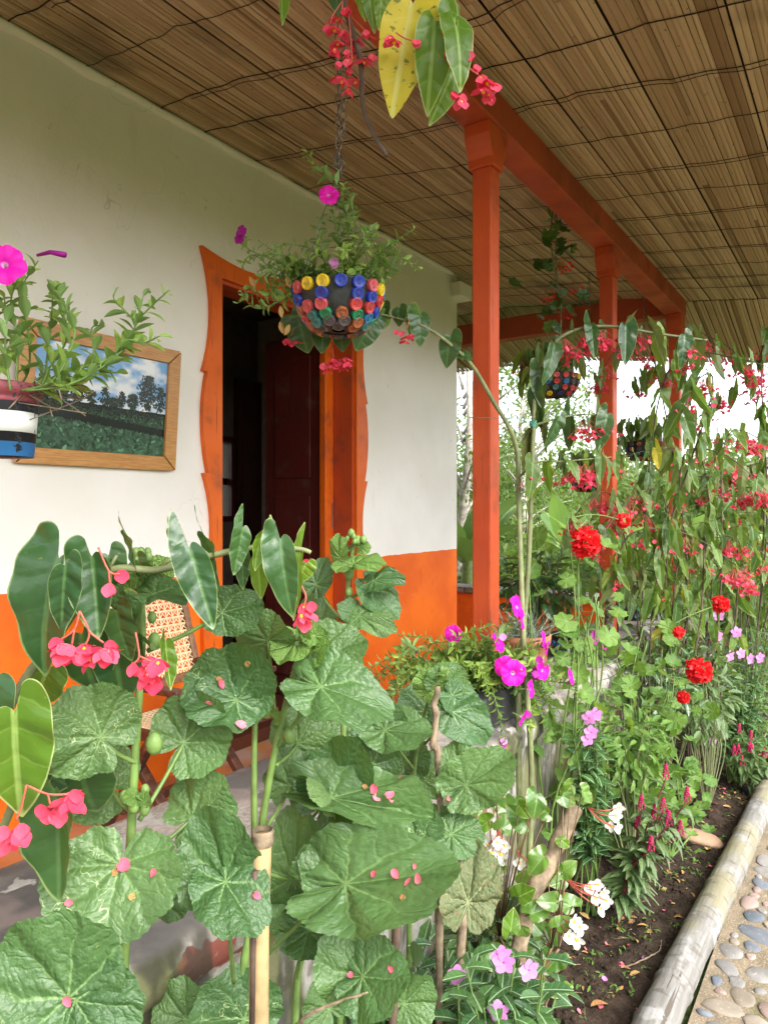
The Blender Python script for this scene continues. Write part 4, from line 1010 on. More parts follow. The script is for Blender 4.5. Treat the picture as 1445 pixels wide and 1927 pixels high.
# hanging-chain tail and knot
g = MB()
for i in range(26):
    p = kn + Vector((R.gauss(0, .007), R.gauss(0, .007), R.uniform(-.03, .055))); q = p + rnd_dir(R) * .02; g.tube([p, p.lerp(q, .5) + rnd_dir(R) * .004, q], .0018, 5)
g.build('chain_knot', M_CHAIN, bowl)
chain(bowl, at(646, 262, 2.15), at(648, 60, 2.15), .02, 'chain_tail')

def petunia_plant(label, root, stems, L, gap, r, flowers, stuff, group, lab_mat=L_PET, srad=.0022, fade=None, spread=.95):
    t = thing('petunia', label, 'petunia', root, group); sm = MB(); fo = MB() if stuff else None
    for pts in stems:
        sp = spline(pts, 6); sm.tube(sp, taper(srad, srad * .55, len(sp)), 5); leafy(t, sp, PETL_S if stuff else PETL, lab_mat, L, gap, r, spread, fo, .12)
    sm.build('stem', S_GRN, t)
    if stuff: fo.build('foliage', lab_mat, t, kind='stuff')
    for p, nrm, rad, dark in flowers:
        put('flower', PETU[r.randint(0, 2)].me(F_PETD if dark else F_PET, S_GRN), t, frame(Vector(p), Vector(nrm).orthogonal(), Vector(nrm), rad))
    return t
# plant in the bowl
st = []; dd = 2.16
for k in range(34):
    a = R.uniform(0, 2 * PI); e = Vector((math.cos(a), math.sin(a), 0)); l = R.uniform(.08, .20)
    b = soil_c + e * R.uniform(0, br * .7); st.append([b, b + e * l * .5 + UP * l * .55, b + e * l * 1.05 + UP * l * R.uniform(.1, .9)])
for ptsx in ([(620, 520), (560, 560), (500, 548), (455, 560)], [(620, 520), (540, 500), (480, 530), (448, 570)], [(600, 525), (520, 490), (470, 470), (452, 448)], [(660, 520), (655, 440), (650, 380), (648, 345)], [(650, 520), (640, 460), (630, 420), (625, 385)], [(655, 500), (668, 440), (664, 400), (658, 360)], [(648, 360), (620, 335), (592, 310), (577, 285)], [(690, 520), (715, 485), (730, 460), (748, 470)], [(690, 520), (720, 490), (705, 460), (698, 440)], [(690, 520), (725, 520), (740, 490), (744, 455)],
             [(640, 520), (610, 480), (600, 440), (607, 400)], [(600, 530), (560, 520), (520, 540), (490, 575)], [(600, 530), (545, 535), (480, 480), (455, 500)], [(670, 520), (672, 470), (690, 440), (700, 430)], [(640, 520), (590, 470), (540, 460), (515, 470)], [(590, 530), (530, 565), (480, 580), (452, 545)], [(640, 500), (642, 450), (655, 410), (640, 380)]):
    st.append([at(x, y, dd + R.uniform(-.06, .06)) for x, y in ptsx])
fl = [(at(619, 366, 2.10), sv(.1, .15, 1), .031, 0), (at(452, 441, 2.1), sv(-.75, .1, .8), .029, 1)]
pp = petunia_plant('straggly petunia with magenta blooms growing in the bottle cap bowl by the door', soil_c, st, .042, .0135, R, fl, True, 'petunias in pots')
put('withered_flower', BUD.me(F_VIN), pp, frame(at(630, 485, 2.03), sv(0, .2, 1), sv(.2, 1, 0), .03))
for px, py in ((527, 605), (545, 610), (528, 575), (598, 482), (560, 470), (470, 520), (538, 520)):
    put('dry_leaf', PETL[1].me(L_DRY), pp, frame(at(px, py, 2.12), sv(R.uniform(-.5, .5), -1, .2), sv(R.uniform(-1, 1), .2, 1), .034))

# ---- striped pot at the left edge
M_STR = []
for nm, c in (('maroon', (0.20, 0.04, 0.05)), ('black', (0.016, 0.016, 0.018)), ('white', (0.60, 0.60, 0.56)), ('blue', (0.04, 0.19, 0.48))):
    m = NT('flaking_' + nm); n = m.noise(26, 7, m.pos(), .7); m.col(m.mix(m.ramp(n, .60, .63), c, (0.03, 0.03, 0.035) if nm != 'black' else (.05, .05, .055))); m.rough(.55, .35); m.bump(n, .2, .003); M_STR.append(m.m)
pc = at(2, 862, 1.32); pr = 0.069
sp_ = thing('striped_pot', 'plastic pot with maroon, black, white and blue painted bands, cut by the left edge', 'hanging pot', pc)
hh = 0.135
g = MB(); z = [0, .002, .028, .028, .046, .046, .083, .083, .101, .101, .112, .114, .134, .136, .130, .118, .117]; rr_ = [.02, .80, .84, .842, .86, .862, .90, .90, .925, .925, .94, 1.0, 1.03, 1.0, .94, .92, .02]
g.lathe([(a * pr, b) for a, b in zip(rr_, z)], 44, pc, [1, 3, 3, 1, 1, 2, 2, 1, 1, 0, 0, 0, 0, 1, 1, 4]); g.build('pot', M_STR + [M_SOIL], sp_)
hk = pc - RT * .075 + UP * .55                         # hung by one side from a hook left of the frame
for k in (-.5, .5):
    e = pc + (-RT * math.cos(k) + FW * math.sin(k)) * pr + UP * .132; g = MB(); g.tube([e, hk], .0012, 4); g.build('hanger_wire', M_WIRE, sp_)
chain(sp_, hk, (hk.x, hk.y, ZB), .02)
R = random.Random(33); st = []; P0 = pc + UP * .118
for ptsx, dz in (([(30, 735), (32, 640), (20, 570), (35, 520), (48, 490)], 0), ([(30, 735), (55, 690), (50, 600), (40, 545), (72, 490)], .03), ([(40, 735), (85, 700), (125, 640), (120, 590), (105, 545)], .02), ([(40, 735), (100, 715), (135, 650), (138, 610), (110, 555)], -.03), ([(50, 735), (130, 720), (175, 680), (172, 620), (190, 612)], 0), ([(50, 735), (150, 715), (215, 665), (250, 625), (272, 545)], .02),
                 ([(50, 735), (140, 720), (230, 660), (262, 600), (318, 545)], -.02), ([(215, 665), (240, 640), (270, 645), (300, 632)], 0), ([(10, 735), (-20, 680), (-10, 600), (5, 560)], .02), ([(20, 735), (10, 660), (12, 600), (8, 560)], -.03), ([(48, 735), (110, 705), (160, 690), (200, 700), (232, 700)], .03), ([(250, 600), (235, 585), (222, 570), (214, 562)], 0), ([(120, 640), (118, 585), (112, 560), (108, 540)], .04), ([(85, 700), (95, 620), (98, 580), (100, 540)], .05)):
    st.append([at(x, y, 1.30 + dz + R.uniform(-.02, .02)) for x, y in ptsx])
fl = [(at(8, 496, 1.22), sv(.35, .15, 1), .036, 0)]
pt = petunia_plant('petunia with long leafy stems and one magenta bloom in the striped pot', P0, st, .048, .0145, R, fl, False, 'petunias in pots', L_PET, .0024, spread=.85)
g = MB(); g.tube([at(70, 480, 1.29), at(95, 474, 1.28), at(122, 479, 1.27)], [.0025, .004, .0055], 7); g.build('closed_flower', F_PETD, pt)
g = MB()
for k in range(14):
    a = at(45 + R.uniform(-10, 30), 735 + R.uniform(-8, 8), 1.30); g.tube([a, a + sv(R.uniform(-.02, .09), R.uniform(-.03, .02), R.uniform(-.03, .06)), a + sv(R.uniform(0, .13), R.uniform(-.05, .03), R.uniform(-.03, .06))], .0013, 4)
g.build('dry_stems', S_TWG, pt)
# ================================================================== hollyhocks (front of the bed)
R = random.Random(41)
def ground_at(px, depth):
    p = at(px, HY, depth); p.z = soil_z(p.x, p.y); return p
def hollyhock(label, stems, leaves, buds=(), young=()):
    """stems: pixel polylines with depth; leaves: junction px, tip px, width px, depth, tip nearer by, shape, normal hint, attach px"""
    root = ground_at(stems[0][0][0], stems[0][0][2]); t = thing('hollyhock', label, 'hollyhock', root, 'hollyhocks along the veranda wall')
    sm = MB()
    for i, s in enumerate(stems):
        pts = [at(*q) for q in s]
        if i == 0: pts = [root - UP * .03] + pts
        sp = spline(pts, 6); sm.tube(sp, taper(.0085 if i == 0 else .006, .0045, len(sp)), 8)
    for lf in leaves:
        jx, jy, tx, ty, wpx, dep, dd, v = lf[:8]; nh = lf[8] if len(lf) > 8 and lf[8] else (0, .75, .65); mat = lf[10] if len(lf) > 10 else L_HOL
        J = at(jx, jy, dep); T = at(tx, ty, dep - dd); s = (T - J).length; sw = wpx * dep / FPX / 1.66
        s = max(s, sw * .85)
        if R.random() < .5: v = R.choice((5, 6, 7, v))
        put('leaf', HOLLY[v].me(mat), t, frame(J, T - J, sv(*nh), s, sw))
        if len(lf) > 9 and lf[9]:
            a = at(*lf[9]); mid = a.lerp(J, .55) - UP * .012 + (J - a).length * .06 * UP; sp = spline([a, mid, J + sv(0, -.002, -.002)], 6); sm.tube(sp, taper(.0038, .0026, len(sp)), 6)
    sm.build('stem', S_GRN, t)
    for bx, by, bd, n, sp_, r in buds:
        for k in range(n):
            c = at(bx, by, bd) + sv(R.gauss(0, sp_), R.gauss(0, sp_), R.gauss(0, sp_ * .6)); g = MB(); v, f = ball((0, 0, 0), r * R.uniform(.7, 1.2), 8, 6, 1.35); g.add([Vector(p) + c for p in v], f); g.build('bud', S_GRN, t)
    for x, y, n, sz, d in young:
        for k in range(n):
            put('young_leaf', HOLLY[R.randint(0, 4)].me(L_HOLY), t, frame(at(x + R.uniform(-18, 18), y + R.uniform(-14, 14), d + R.uniform(-.03, .03)), sv(R.uniform(-1, 1), R.uniform(-.2, 1), R.uniform(-.2, .8)), sv(R.uniform(-.4, .4), .5, .8), sz * R.uniform(.7, 1.1)))
    return t
CAMF = (0, .25, 1); UPF = (0, 1, .35)
hollyhock('tall hollyhock at left with bud tip, standing before the cane armchair', [
    [(232, 1927, 1.05), (238, 1750, 1.05), (250, 1500, 1.05), (262, 1300, 1.05), (268, 1180, 1.05), (262, 1065, 1.05)]], [
    (190, 1388, 92, 1318, 185, 1.0, .04, 0, (-.1, .55, .8), (258, 1436, 1.05)),
    (418, 1152, 496, 1134, 100, 1.04, .0, 0, (.1, .2, 1), (278, 1225, 1.05)),
    (256, 1185, 206, 1124, 100, 1.0, .05, 2, (-.6, -.3, .7), (262, 1245, 1.05)),
    (288, 1118, 368, 1112, 66, .98, .05, 3, (.1, .75, .65), (270, 1130, 1.05)),
    (285, 1080, 332, 1062, 66, 1.06, .0, 0, (.2, .3, 1), None, L_HOLY),
    (245, 1110, 204, 1092, 60, 1.03, .02, 2, (-.3, .6, .7), None, L_HOLY),
    (226, 1628, 204, 1712, 262, 1.0, .03, 0, (0, .4, .92), (240, 1740, 1.04)),
    (205, 1480, 120, 1440, 150, 1.12, .0, 3, (0, .4, .9), (250, 1530, 1.05)),
    (345, 1398, 425, 1330, 165, 1.12, -.02, 1, (0, .2, 1), (262, 1545, 1.05)),
    (360, 1540, 440, 1480, 165, 1.12, .0, 3, (.1, .6, .8), (255, 1620, 1.05)),
    (300, 1690, 345, 1640, 120, 1.10, .0, 2, (.2, .2, 1), (245, 1770, 1.05)),
], [(262, 1060, 1.04, 9, .010, .0065), (283, 1160, 1.04, 1, .002, .0095), (288, 1205, 1.04, 1, .002, .0085), (285, 1400, 1.03, 1, .002, .011), (255, 1500, 1.03, 5, .008, .008)], [(268, 1085, 4, .022, 1.03), (260, 1505, 3, .018, 1.03)])
hollyhock('hollyhock with one huge leaf filling the bottom left corner', [[(60, 1990, .80), (90, 1950, .82)]], [
    (128, 1880, 20, 1748, 270, .78, .0, 0, (-.1, .45, .9), (90, 1955, .82)),
    (142, 1884, 262, 1905, 150, .78, .02, 3, (.15, .5, .85), None),
    (20, 2010, 90, 2080, 200, .8, .05, 3, (0, .7, .7), (70, 1985, .81))])
hollyhock('many leaved hollyhock in the centre left with a broad cupped leaf', [
    [(455, 1927, 1.22), (470, 1750, 1.22), (492, 1560, 1.22), (520, 1400, 1.22), (555, 1260, 1.22), (570, 1205, 1.22)], [(480, 1640, 1.23), (478, 1500, 1.2), (480, 1340, 1.2)]], [
    (440, 1318, 425, 1208, 168, 1.15, -.02, 4, (.05, .35, .95), (480, 1350, 1.2)),
    (445, 1318, 350, 1325, 120, 1.13, .05, 3, (-.2, .6, .8), None),
    (505, 1206, 470, 1168, 130, 1.2, .02, 2, (-.2, -.5, .8), (520, 1370, 1.22)),
    (603, 1292, 732, 1328, 150, 1.15, .06, 2, (.1, .72, .68), (520, 1408, 1.22)),
    (590, 1240, 690, 1205, 140, 1.24, .0, 0, (.1, .5, .85), (550, 1300, 1.22)),
    (555, 1210, 525, 1250, 90, 1.2, .03, 1, (-.4, .2, .9), None, L_HOLY),
    (585, 1225, 620, 1215, 80, 1.2, .03, 0, (0, .4, .9), None, L_HOLY),
    (422, 1656, 388, 1515, 165, 1.02, .0, 0, (-.15, .45, .9), (440, 1850, 1.1)),
    (424, 1660, 480, 1742, 150, 1.0, .06, 3, (.15, .75, .65), None),
    (560, 1400, 600, 1330, 120, 1.35, 0, 3, (.2, .2, 1), (520, 1440, 1.22)),
    (550, 1655, 565, 1510, 140, 1.35, .0, 0, (-.1, .1, 1), (490, 1640, 1.22)),
    (545, 1480, 560, 1400, 100, 1.33, .0, 3, (.3, .1, 1), (500, 1560, 1.22)),
    (460, 1920, 400, 1830, 170, 1.2, .0, 3, (0, .3, 1), None),
    (350, 1920, 300, 1860, 120, 1.25, .0, 2, (0, .2, 1), None),
], [(575, 1205, 1.2, 6, .010, .007), (552, 1305, 1.21, 1, .002, .011), (545, 1385, 1.2, 1, .001, .010)], [(580, 1210, 5, .024, 1.2), (525, 1590 - 250, 2, .02, 1.2)])
hollyhock('hollyhock in the middle of the bed with fallen pink petals on its lower leaves', [
    [(555, 1927, 1.42), (575, 1780, 1.42), (640, 1600, 1.42), (655, 1480, 1.42)], [(640, 1600, 1.42), (700, 1700, 1.35), (690, 1927, 1.38)]], [
    (618, 1500, 690, 1402, 150, 1.32, -.02, 1, (-.1, .45, .9), (540, 1600, 1.40)),
    (622, 1502, 806, 1536, 130, 1.30, .05, 0, (.1, .78, .6), None),
    (618, 1500, 598, 1440, 90, 1.30, .03, 4, (-.7, .2, .6), None),
    (648, 1664, 660, 1552, 175, 1.25, -.02, 3, (-.2, .5, .85), (500, 1800, 1.35)),
    (650, 1664, 870, 1640, 195, 1.22, .08, 0, (.05, .66, .75), None),
    (680, 1838, 612, 1760, 150, 1.22, .0, 3, (-.2, .5, .85), (690, 1927, 1.35)),
    (682, 1838, 770, 1850, 150, 1.2, .05, 0, (.1, .6, .8), None),
    (575, 1748, 545, 1650, 120, 1.38, .0, 1, (-.1, .3, 1), (560, 1850, 1.42)),
    (580, 1750, 660, 1740, 110, 1.34, .03, 3, (.2, .6, .8), None),
    (700, 1560, 740, 1500, 120, 1.5, 0, 2, (.2, .3, .9), None),
    (790, 1600, 760, 1500, 110, 1.55, 0, 0, (.2, .3, .9), None),
    (620, 1900, 590, 1850, 100, 1.5, 0, 2, (.2, .3, .9), None),
    (760, 1890, 810, 1840, 110, 1.5, 0, 3, (.2, .3, .9), None),
])
hollyhock('slender hollyhock with bud spike standing in front of the open door', [
    [(640, 1600, 1.62), (645, 1450, 1.62), (648, 1250, 1.62), (655, 1100, 1.62), (668, 1010, 1.62)]], [
    (702, 1093, 760, 1082, 48, 1.58, .03, 3, (.1, .6, .8), (650, 1130, 1.62)),
    (700, 1110, 750, 1165, 74, 1.6, .02, 0, (.4, .3, .9), None),
    (672, 1158, 640, 1140, 60, 1.58, .03, 3, (-.2, .6, .8), (648, 1190, 1.62)),
    (674, 1160, 740, 1178, 60, 1.56, .04, 2, (.2, .55, .8), None),
    (594, 1100, 610, 1048, 60, 1.66, 0, 0, (-.2, .2, 1), (640, 1165, 1.62)),
    (600, 1190, 580, 1120, 80, 1.7, 0, 3, (-.1, .1, 1), None),
    (640, 1050, 632, 1010, 44, 1.6, .02, 2, (-.4, .3, .8), None, L_HOLY),
    (665, 1060, 718, 1052, 44, 1.58, .03, 2, (.2, .6, .7), None, L_HOLY),
    (650, 1062, 640, 1080, 50, 1.58, .03, 3, (-.2, .6, .7), None, L_HOLY),
    (620, 1420, 640, 1360, 80, 1.7, 0, 3, (0, .2, 1), (645, 1500, 1.62)),
    (700, 1440, 690, 1340, 110, 1.75, 0, 3, (.2, .1, 1), (650, 1500, 1.62)),
], [(667, 1015, 1.6, 8, .010, .0075), (656, 1080, 1.6, 1, .001, .011), (657, 1115, 1.6, 1, .001, .010), (652, 1210, 1.6, 4, .008, .009)], [(650, 1200, 3, .02, 1.6), (662, 1035, 3, .022, 1.6)])
hollyhock('low hollyhock with grey rust-spotted leaf beside the white begonias', [
    [(770, 1700, 1.85), (775, 1500, 1.85), (790, 1380, 1.85), (822, 1270, 1.85)], [(775, 1500, 1.85), (860, 1560, 1.8), (885, 1480, 1.8)]], [
    (722, 1374, 690, 1315, 110, 1.74, .0, 0, (-.2, .4, .9), (780, 1450, 1.85)),
    (724, 1374, 815, 1384, 105, 1.72, .05, 0, (.2, .65, .7), None),
    (830, 1290, 870, 1255, 80, 1.8, .0, 0, (.3, .3, .9), None),
    (815, 1300, 800, 1255, 70, 1.8, .0, 1, (-.3, .3, .9), None, L_HOLY),
    (850, 1310, 890, 1340, 80, 1.78, .0, 3, (.2, .5, .8), None),
    (874, 1478, 855, 1402, 95, 1.7, .0, 3, (-.1, .4, .9), (850, 1520, 1.82)),
    (876, 1478, 966, 1420, 110, 1.68, .02, 0, (.2, .5, .85), None),
    (845, 1570, 800, 1525, 80, 1.7, .0, 3, (-.2, .3, .9), (800, 1620, 1.85)),
    (848, 1570, 910, 1582, 90, 1.66, .02, 2, (.1, .6, .8), None),
    (880, 1700, 900, 1595, 118, 1.62, .0, 3, (.1, .4, .9), (830, 1740, 1.75), L_HOLO),
    (850, 1340, 935, 1385, 95, 1.75, .02, 3, (.2, .5, .8), (800, 1400, 1.85)),
    (760, 1440, 740, 1370, 110, 1.9, .0, 2, (-.1, .2, 1), None),
    (800, 1470, 830, 1420, 110, 1.9, .0, 3, (.1, .3, 1), None),
    (800, 1340, 760, 1290, 90, 1.95, .0, 2, (0, .3, 1), None),
], [(830, 1265, 1.8, 5, .008, .008)], [(825, 1275, 6, .026, 1.8)])

# ================================================================== cane begonias near the camera
def wing(parent, top, bot, wpx, d, mat=None, v=0, nh=(0, .15, 1), dd=0.0):
    A = at(*top, d); B = at(*bot, d - dd); J = A.lerp(B, .36 if v > 3 else .26); s = (B - J).length; sw = wpx * d / FPX / .34
    put('leaf', BEGO[v].me(mat or L_BEG), parent, frame(J, B - J, sv(*nh), s, sw)); return J
def blossoms(parent, stalk, fl, d, size=.020, mat=None):
    for a in stalk: g = MB(); g.tube(spline([at(x, y, d) for x, y in a], 4), .0014, 5); g.build('flower_stalk', S_RED, parent)
    for x, y, k in fl:
        tl = BUD if k == 9 else BEGF[k]
        put('flower', tl.me(mat or F_BEG, F_YEL) if k != 9 else BUD.me(mat or F_BEG), parent, frame(at(x, y, d + R.uniform(-.015, .015)), sv(R.uniform(-.5, .5), R.uniform(-.1, .5), -1), sv(R.uniform(-.25, .25), 1, .2), size * (.8 if k == 9 else 1.15)))
bp = ground_at(20, 1.0)
b1 = thing('cane_begonia', 'dark leaved cane begonia arching in from the left over the armchair', 'begonia', bp, 'cane begonias')
D = .98
sm = MB(); cane = spline([bp, at(-40, 1600, 1.0), at(10, 1350, 1.0), at(120, 1180, .99), at(200, 1078, D), at(300, 1072, D), at(400, 1045, D), at(480, 1030, D), at(560, 1033, D), at(585, 1040, D)], 8)
sm.tube(cane, taper(.008, .0030, len(cane)), 8)
sm.tube(spline([at(-30, 1640, 1.0), at(30, 1500, .95), at(60, 1420, .9)], 5), .006, 7)
for a, b in (((205, 1072), (220, 1045)), ((300, 1068), (340, 1040)), ((395, 1046), (375, 1030)), ((440, 1036), (452, 1018)), ((480, 1030), (490, 1010)), ((545, 1034), (530, 1012)), ((120, 1180), (108, 1090)), ((160, 1120), (170, 1065))): sm.tube([at(*a, D), at(*b, D)], .0025, 5)
sm.build('stem', S_HAZ, b1)
for a in (((122, 985), (68, 1278), 112, .93, None, 0, (-.25, .1, 1)), ((130, 1030), (108, 1197), 48, .90, None, 1, (.2, .1, 1)), ((168, 1003), (186, 1203), 66, .92, L_BEG, 2, (.1, .15, 1)), ((203, 1018), (208, 1140), 50, 1.0, None, 3, (.2, .1, 1)),
          ((222, 962), (266, 1078), 30, .98, None, 5, (-.7, .1, .5)), ((255, 1040), (290, 1110), 40, 1.0, None, 3, (-.5, .1, .7)), ((335, 958), (402, 1184), 60, .92, None, 4, (.25, .1, .9)), ((322, 970), (340, 1090), 26, .95, L_BEGY, 1, (-.8, .1, .5)),
          ((364, 952), (424, 1108), 36, .98, None, 5, (-.7, .1, .6)), ((464, 950), (438, 1082), 36, .97, None, 4, (.55, .1, .7)), ((455, 1010), (458, 1110), 26, 1.0, None, 0, (.2, .1, 1)), ((504, 968), (474, 1072), 30, .97, L_BEGY, 5, (.6, .1, .6)), ((490, 1025), (484, 1130), 32, 1.0, L_BEGY, 1, (-.2, .1, 1)),
          ((522, 972), (548, 1165), 52, .95, None, 0, (-.1, .1, 1)), ((574, 984), (558, 1168), 38, .98, L_BEGY, 4, (-.6, .1, .7)), ((580, 1048), (560, 1100), 30, 1.0, L_BEGY, 1, (.3, .1, .8)),
          ((30, 1272), (28, 1560), 100, .86, L_BEGY, 1, (.25, .2, .9)), ((78, 1330), (60, 1520), 70, .98, None, 0, (.2, .1, 1)), ((95, 1430), (112, 1700), 100, .92, None, 2, (-.35, 0, .9)), ((150, 1160), (170, 1310), 90, 1.02, None, 3, (.1, 0, 1)), ((215, 1180), (225, 1330), 80, 1.03, None, 1, (.1, 0, 1)),
          ((220, 1120), (232, 1250), 60, .98, None, 1, (-.3, 0, 1)), ((100, 1240), (60, 1330), 70, 1.02, L_BEGY, 3, (-.2, 0, 1)), ((310, 1180), (322, 1300), 28, .97, L_BEGY, 2, (.7, 0, .6)), ((40, 1420), (130, 1480), 90, 1.05, None, 0, (0, .2, 1)), ((0, 1230), (-30, 1420), 90, .9, None, 0, (0, .2, 1)), ((150, 1420), (170, 1540), 90, 1.06, None, 3, (0, .2, 1))):
    wing(b1, *a)
blossoms(b1, [[(150, 1150), (140, 1185), (112, 1205)], [(140, 1185), (135, 1215)], [(150, 1150), (168, 1190), (160, 1215)], [(168, 1190), (195, 1210)], [(185, 1030), (205, 1075), (225, 1080)], [(205, 1075), (207, 1100)]], [(102, 1200, 9), (112, 1212, 1), (128, 1220, 0), (134, 1228, 1), (160, 1212, 0), (165, 1232, 2), (190, 1222, 1), (210, 1205, 9), (205, 1218, 0), (228, 1072, 9), (207, 1098, 9)], .90, .0225)
blossoms(b1, [[(255, 1190), (262, 1235), (250, 1250)], [(262, 1235), (285, 1245)]], [(252, 1248, 9), (282, 1235, 1), (300, 1240, 0), (278, 1262, 2), (290, 1272, 0), (275, 1250, 0)], .92, .0225)
blossoms(b1, [[(50, 1478), (90, 1495), (128, 1495)], [(90, 1495), (95, 1515)], [(50, 1478), (40, 1520), (30, 1545)]], [(133, 1490, 0), (128, 1505, 1), (84, 1525, 9), (107, 1520, 1), (140, 1486, 9), (10, 1555, 9), (30, 1562, 1), (20, 1575, 0), (40, 1550, 9), (80, 1515, 9)], .86, .0225)
blossoms(b1, [[(560, 1090), (575, 1120), (572, 1140)]], [(570, 1136, 0), (578, 1150, 1), (566, 1152, 2), (586, 1132, 9), (575, 1160, 0), (545, 1052, 9), (576, 1052, 9)], 1.0, .020)

# top of the picture: begonia hanging from the beam
tb = Vector((at(655, -60, 1.5).x, at(655, -60, 1.5).y, 3.18)); tb = at(650, -240, 1.75); tb.z = 3.1
b2 = thing('cane_begonia', 'hanging cane begonia with a yellowed leaf at the top of the picture', 'begonia', tb, 'cane begonias')
g = MB(); g.tube(spline([tb, at(645, -30, 1.45), at(660, 50, 1.42), at(678, 110, 1.4), at(683, 200, 1.4), at(705, 255, 1.4), at(728, 292, 1.4)], 6), [.006] * 20 + [.0045] * 17, 8)
g.tube(spline([tb, at(740, -60, 1.4), at(800, -10, 1.35), at(845, 20, 1.33)], 6), .005, 7); g.build('stem', S_DRK, b2)
for a in (((790, -40), (732, 196), 88, 1.3, L_YEL, 1, (-.1, .1, 1)), ((822, -15), (806, 192), 62, 1.28, L_BEGY, 3, (0, .1, 1)), ((850, -5), (872, 165), 50, 1.26, L_BEGY, 0, (.25, .1, .9)), ((868, 15), (860, 105), 34, 1.3, L_BEGY, 2, (.5, .1, .8)), ((862, 95), (820, 228), 40, 1.32, L_BEGY, 1, (.5, .1, .8)), ((846, 95), (838, 190), 26, 1.34, L_BEGY, 2, (.7, .1, .6)),
          ((533, -70), (531, 48), 22, 1.4, L_BEGY, 2, (.6, .1, .7)), ((720, -40), (716, 44), 26, 1.36, L_BEGY, 3, (.2, .1, 1)), ((688, -80), (700, 48), 30, 1.4, L_BEGY, 1, (-.2, .1, 1)), ((670, -30), (688, 40), 20, 1.45, L_BEGY, 2, (.3, .1, .9)), ((625, -50), (640, 30), 26, 1.5, None, 0, (-.6, .1, .8))): wing(b2, *a)
fls = []
for k in range(22): fls.append((650 + R.gauss(0, 20), 78 + R.gauss(0, 34), R.choice((0, 1, 2, 9))))
blossoms(b2, [[(645, 0), (640, 40), (630, 85)], [(655, 20), (660, 70), (662, 120)], [(660, 30), (690, 60), (695, 75)], [(645, 0), (625, 30), (622, 45)]], fls + [(690, 62, 1), (688, 55, 9), (700, 100, 0), (625, 45, 9)], 1.40, .0185)
blossoms(b2, [[(860, 100), (880, 125), (900, 140)], [(830, 60), (850, 90)], [(890, 60), (888, 110)], [(745, 60), (760, 70), (775, 75)]], [(905, 140, 0), (918, 150, 1), (930, 155, 0), (910, 165, 1), (920, 172, 2), (885, 95, 9), (895, 120, 9), (872, 175, 9), (868, 185, 0), (855, 170, 9), (845, 92, 0), (852, 105, 9), (735, 65, 0), (742, 72, 1), (785, 72, 9)], 1.27, .0205)
# ================================================================== stakes and cut branches
M_BAM = simple('yellow_bamboo', (0.27, 0.195, 0.095), .6, .3, .5, 18, .15)
def rod(name, label, cat, pts, rad, mat, n=10, knots=0, seed=0, kink=.004):
    r = random.Random(seed); sp = spline(pts, 8); k = len(sp); rr = taper(*rad, k)
    sp = [p + Vector((r.gauss(0, kink), r.gauss(0, kink), 0)) * (0 if i in (0, k - 1) else 1) for i, p in enumerate(sp)]
    rr = [q * (1 + (.05 if kink < .001 else .10) * r.gauss(0, 1) * (kink > 0)) for q in rr]
    t = thing(name, label, cat, sp[0]); g = MB(); g.tube(sp, rr, n); g.build('shaft', mat, t)
    return t, sp, rr
stk = ground_at(488, 1.02)
t, sp_, rr_ = rod('bamboo_stake', 'yellow bamboo stake standing upright among the front hollyhock leaves', 'stake', [stk, at(487, 1900, 1.02), at(490, 1700, 1.02), at(494, 1572, 1.02)], (.0150, .0135), M_BAM, 14, kink=0)
g = MB(); g.lathe([(.0150, 0), (.0168, .006), (.0160, .014), (.0170, .018), (.0145, .022)], 14, at(494, 1590, 1.02)); g.build('binding', S_TWG, t)
g = MB(); g.tube([at(480, 1640, 1.0), at(476, 1800, 1.0), at(474, 1960, 1.0)], .0045, 6); g.build('split_edge', S_DRK, t)
rod('cut_branch', 'upright grey twig stake with a flat cut top beside the petunias', 'branch', [ground_at(825, 1.75), at(826, 1480, 1.72), at(816, 1400, 1.72), at(822, 1292, 1.72)], (.010, .0075), S_TWG, 10, seed=2, kink=.0016)
rod('cut_branch', 'thick slanting cut branch with grey bark by the white begonias', 'branch', [ground_at(930, 1.85), at(985, 1740, 1.95), at(1035, 1620, 2.05), at(1082, 1518, 2.12)], (.023, .024), S_TWG, 12, seed=3, kink=.0005)
rod('cut_branch', 'dark thin stake below the largest hollyhock leaf', 'branch', [ground_at(738, 1.5), at(742, 1860, 1.5), at(748, 1705, 1.5)], (.011, .009), S_DRK, 8, seed=4, kink=.001)
rod('cut_branch', 'short pale leaning branch stub near the bottom of the bed', 'branch', [ground_at(855, 1.75), at(870, 1740, 1.8), at(890, 1680, 1.85)], (.014, .012), S_TWG, 8, seed=5, kink=.001)
rod('dry_stalk', 'curled pale dry flower stalk lying low at the bottom centre', 'stalk', [at(560, 1930, 1.15), at(590, 1905, 1.12), at(640, 1885, 1.1), at(692, 1868, 1.08)], (.004, .0012), S_TWG, 6, seed=6, kink=.001)
rod('post_stub', 'weathered bark covered stub in front of the second veranda post', 'stub', [at(1146, 1200, 3.9), at(1146, 1150, 3.9), at(1147, 1105, 3.9)], (.024, .020), simple('white_bark', (0.25, 0.22, 0.19), .9, .2, .8, 60, .6, .008), 9, seed=7, kink=.002)

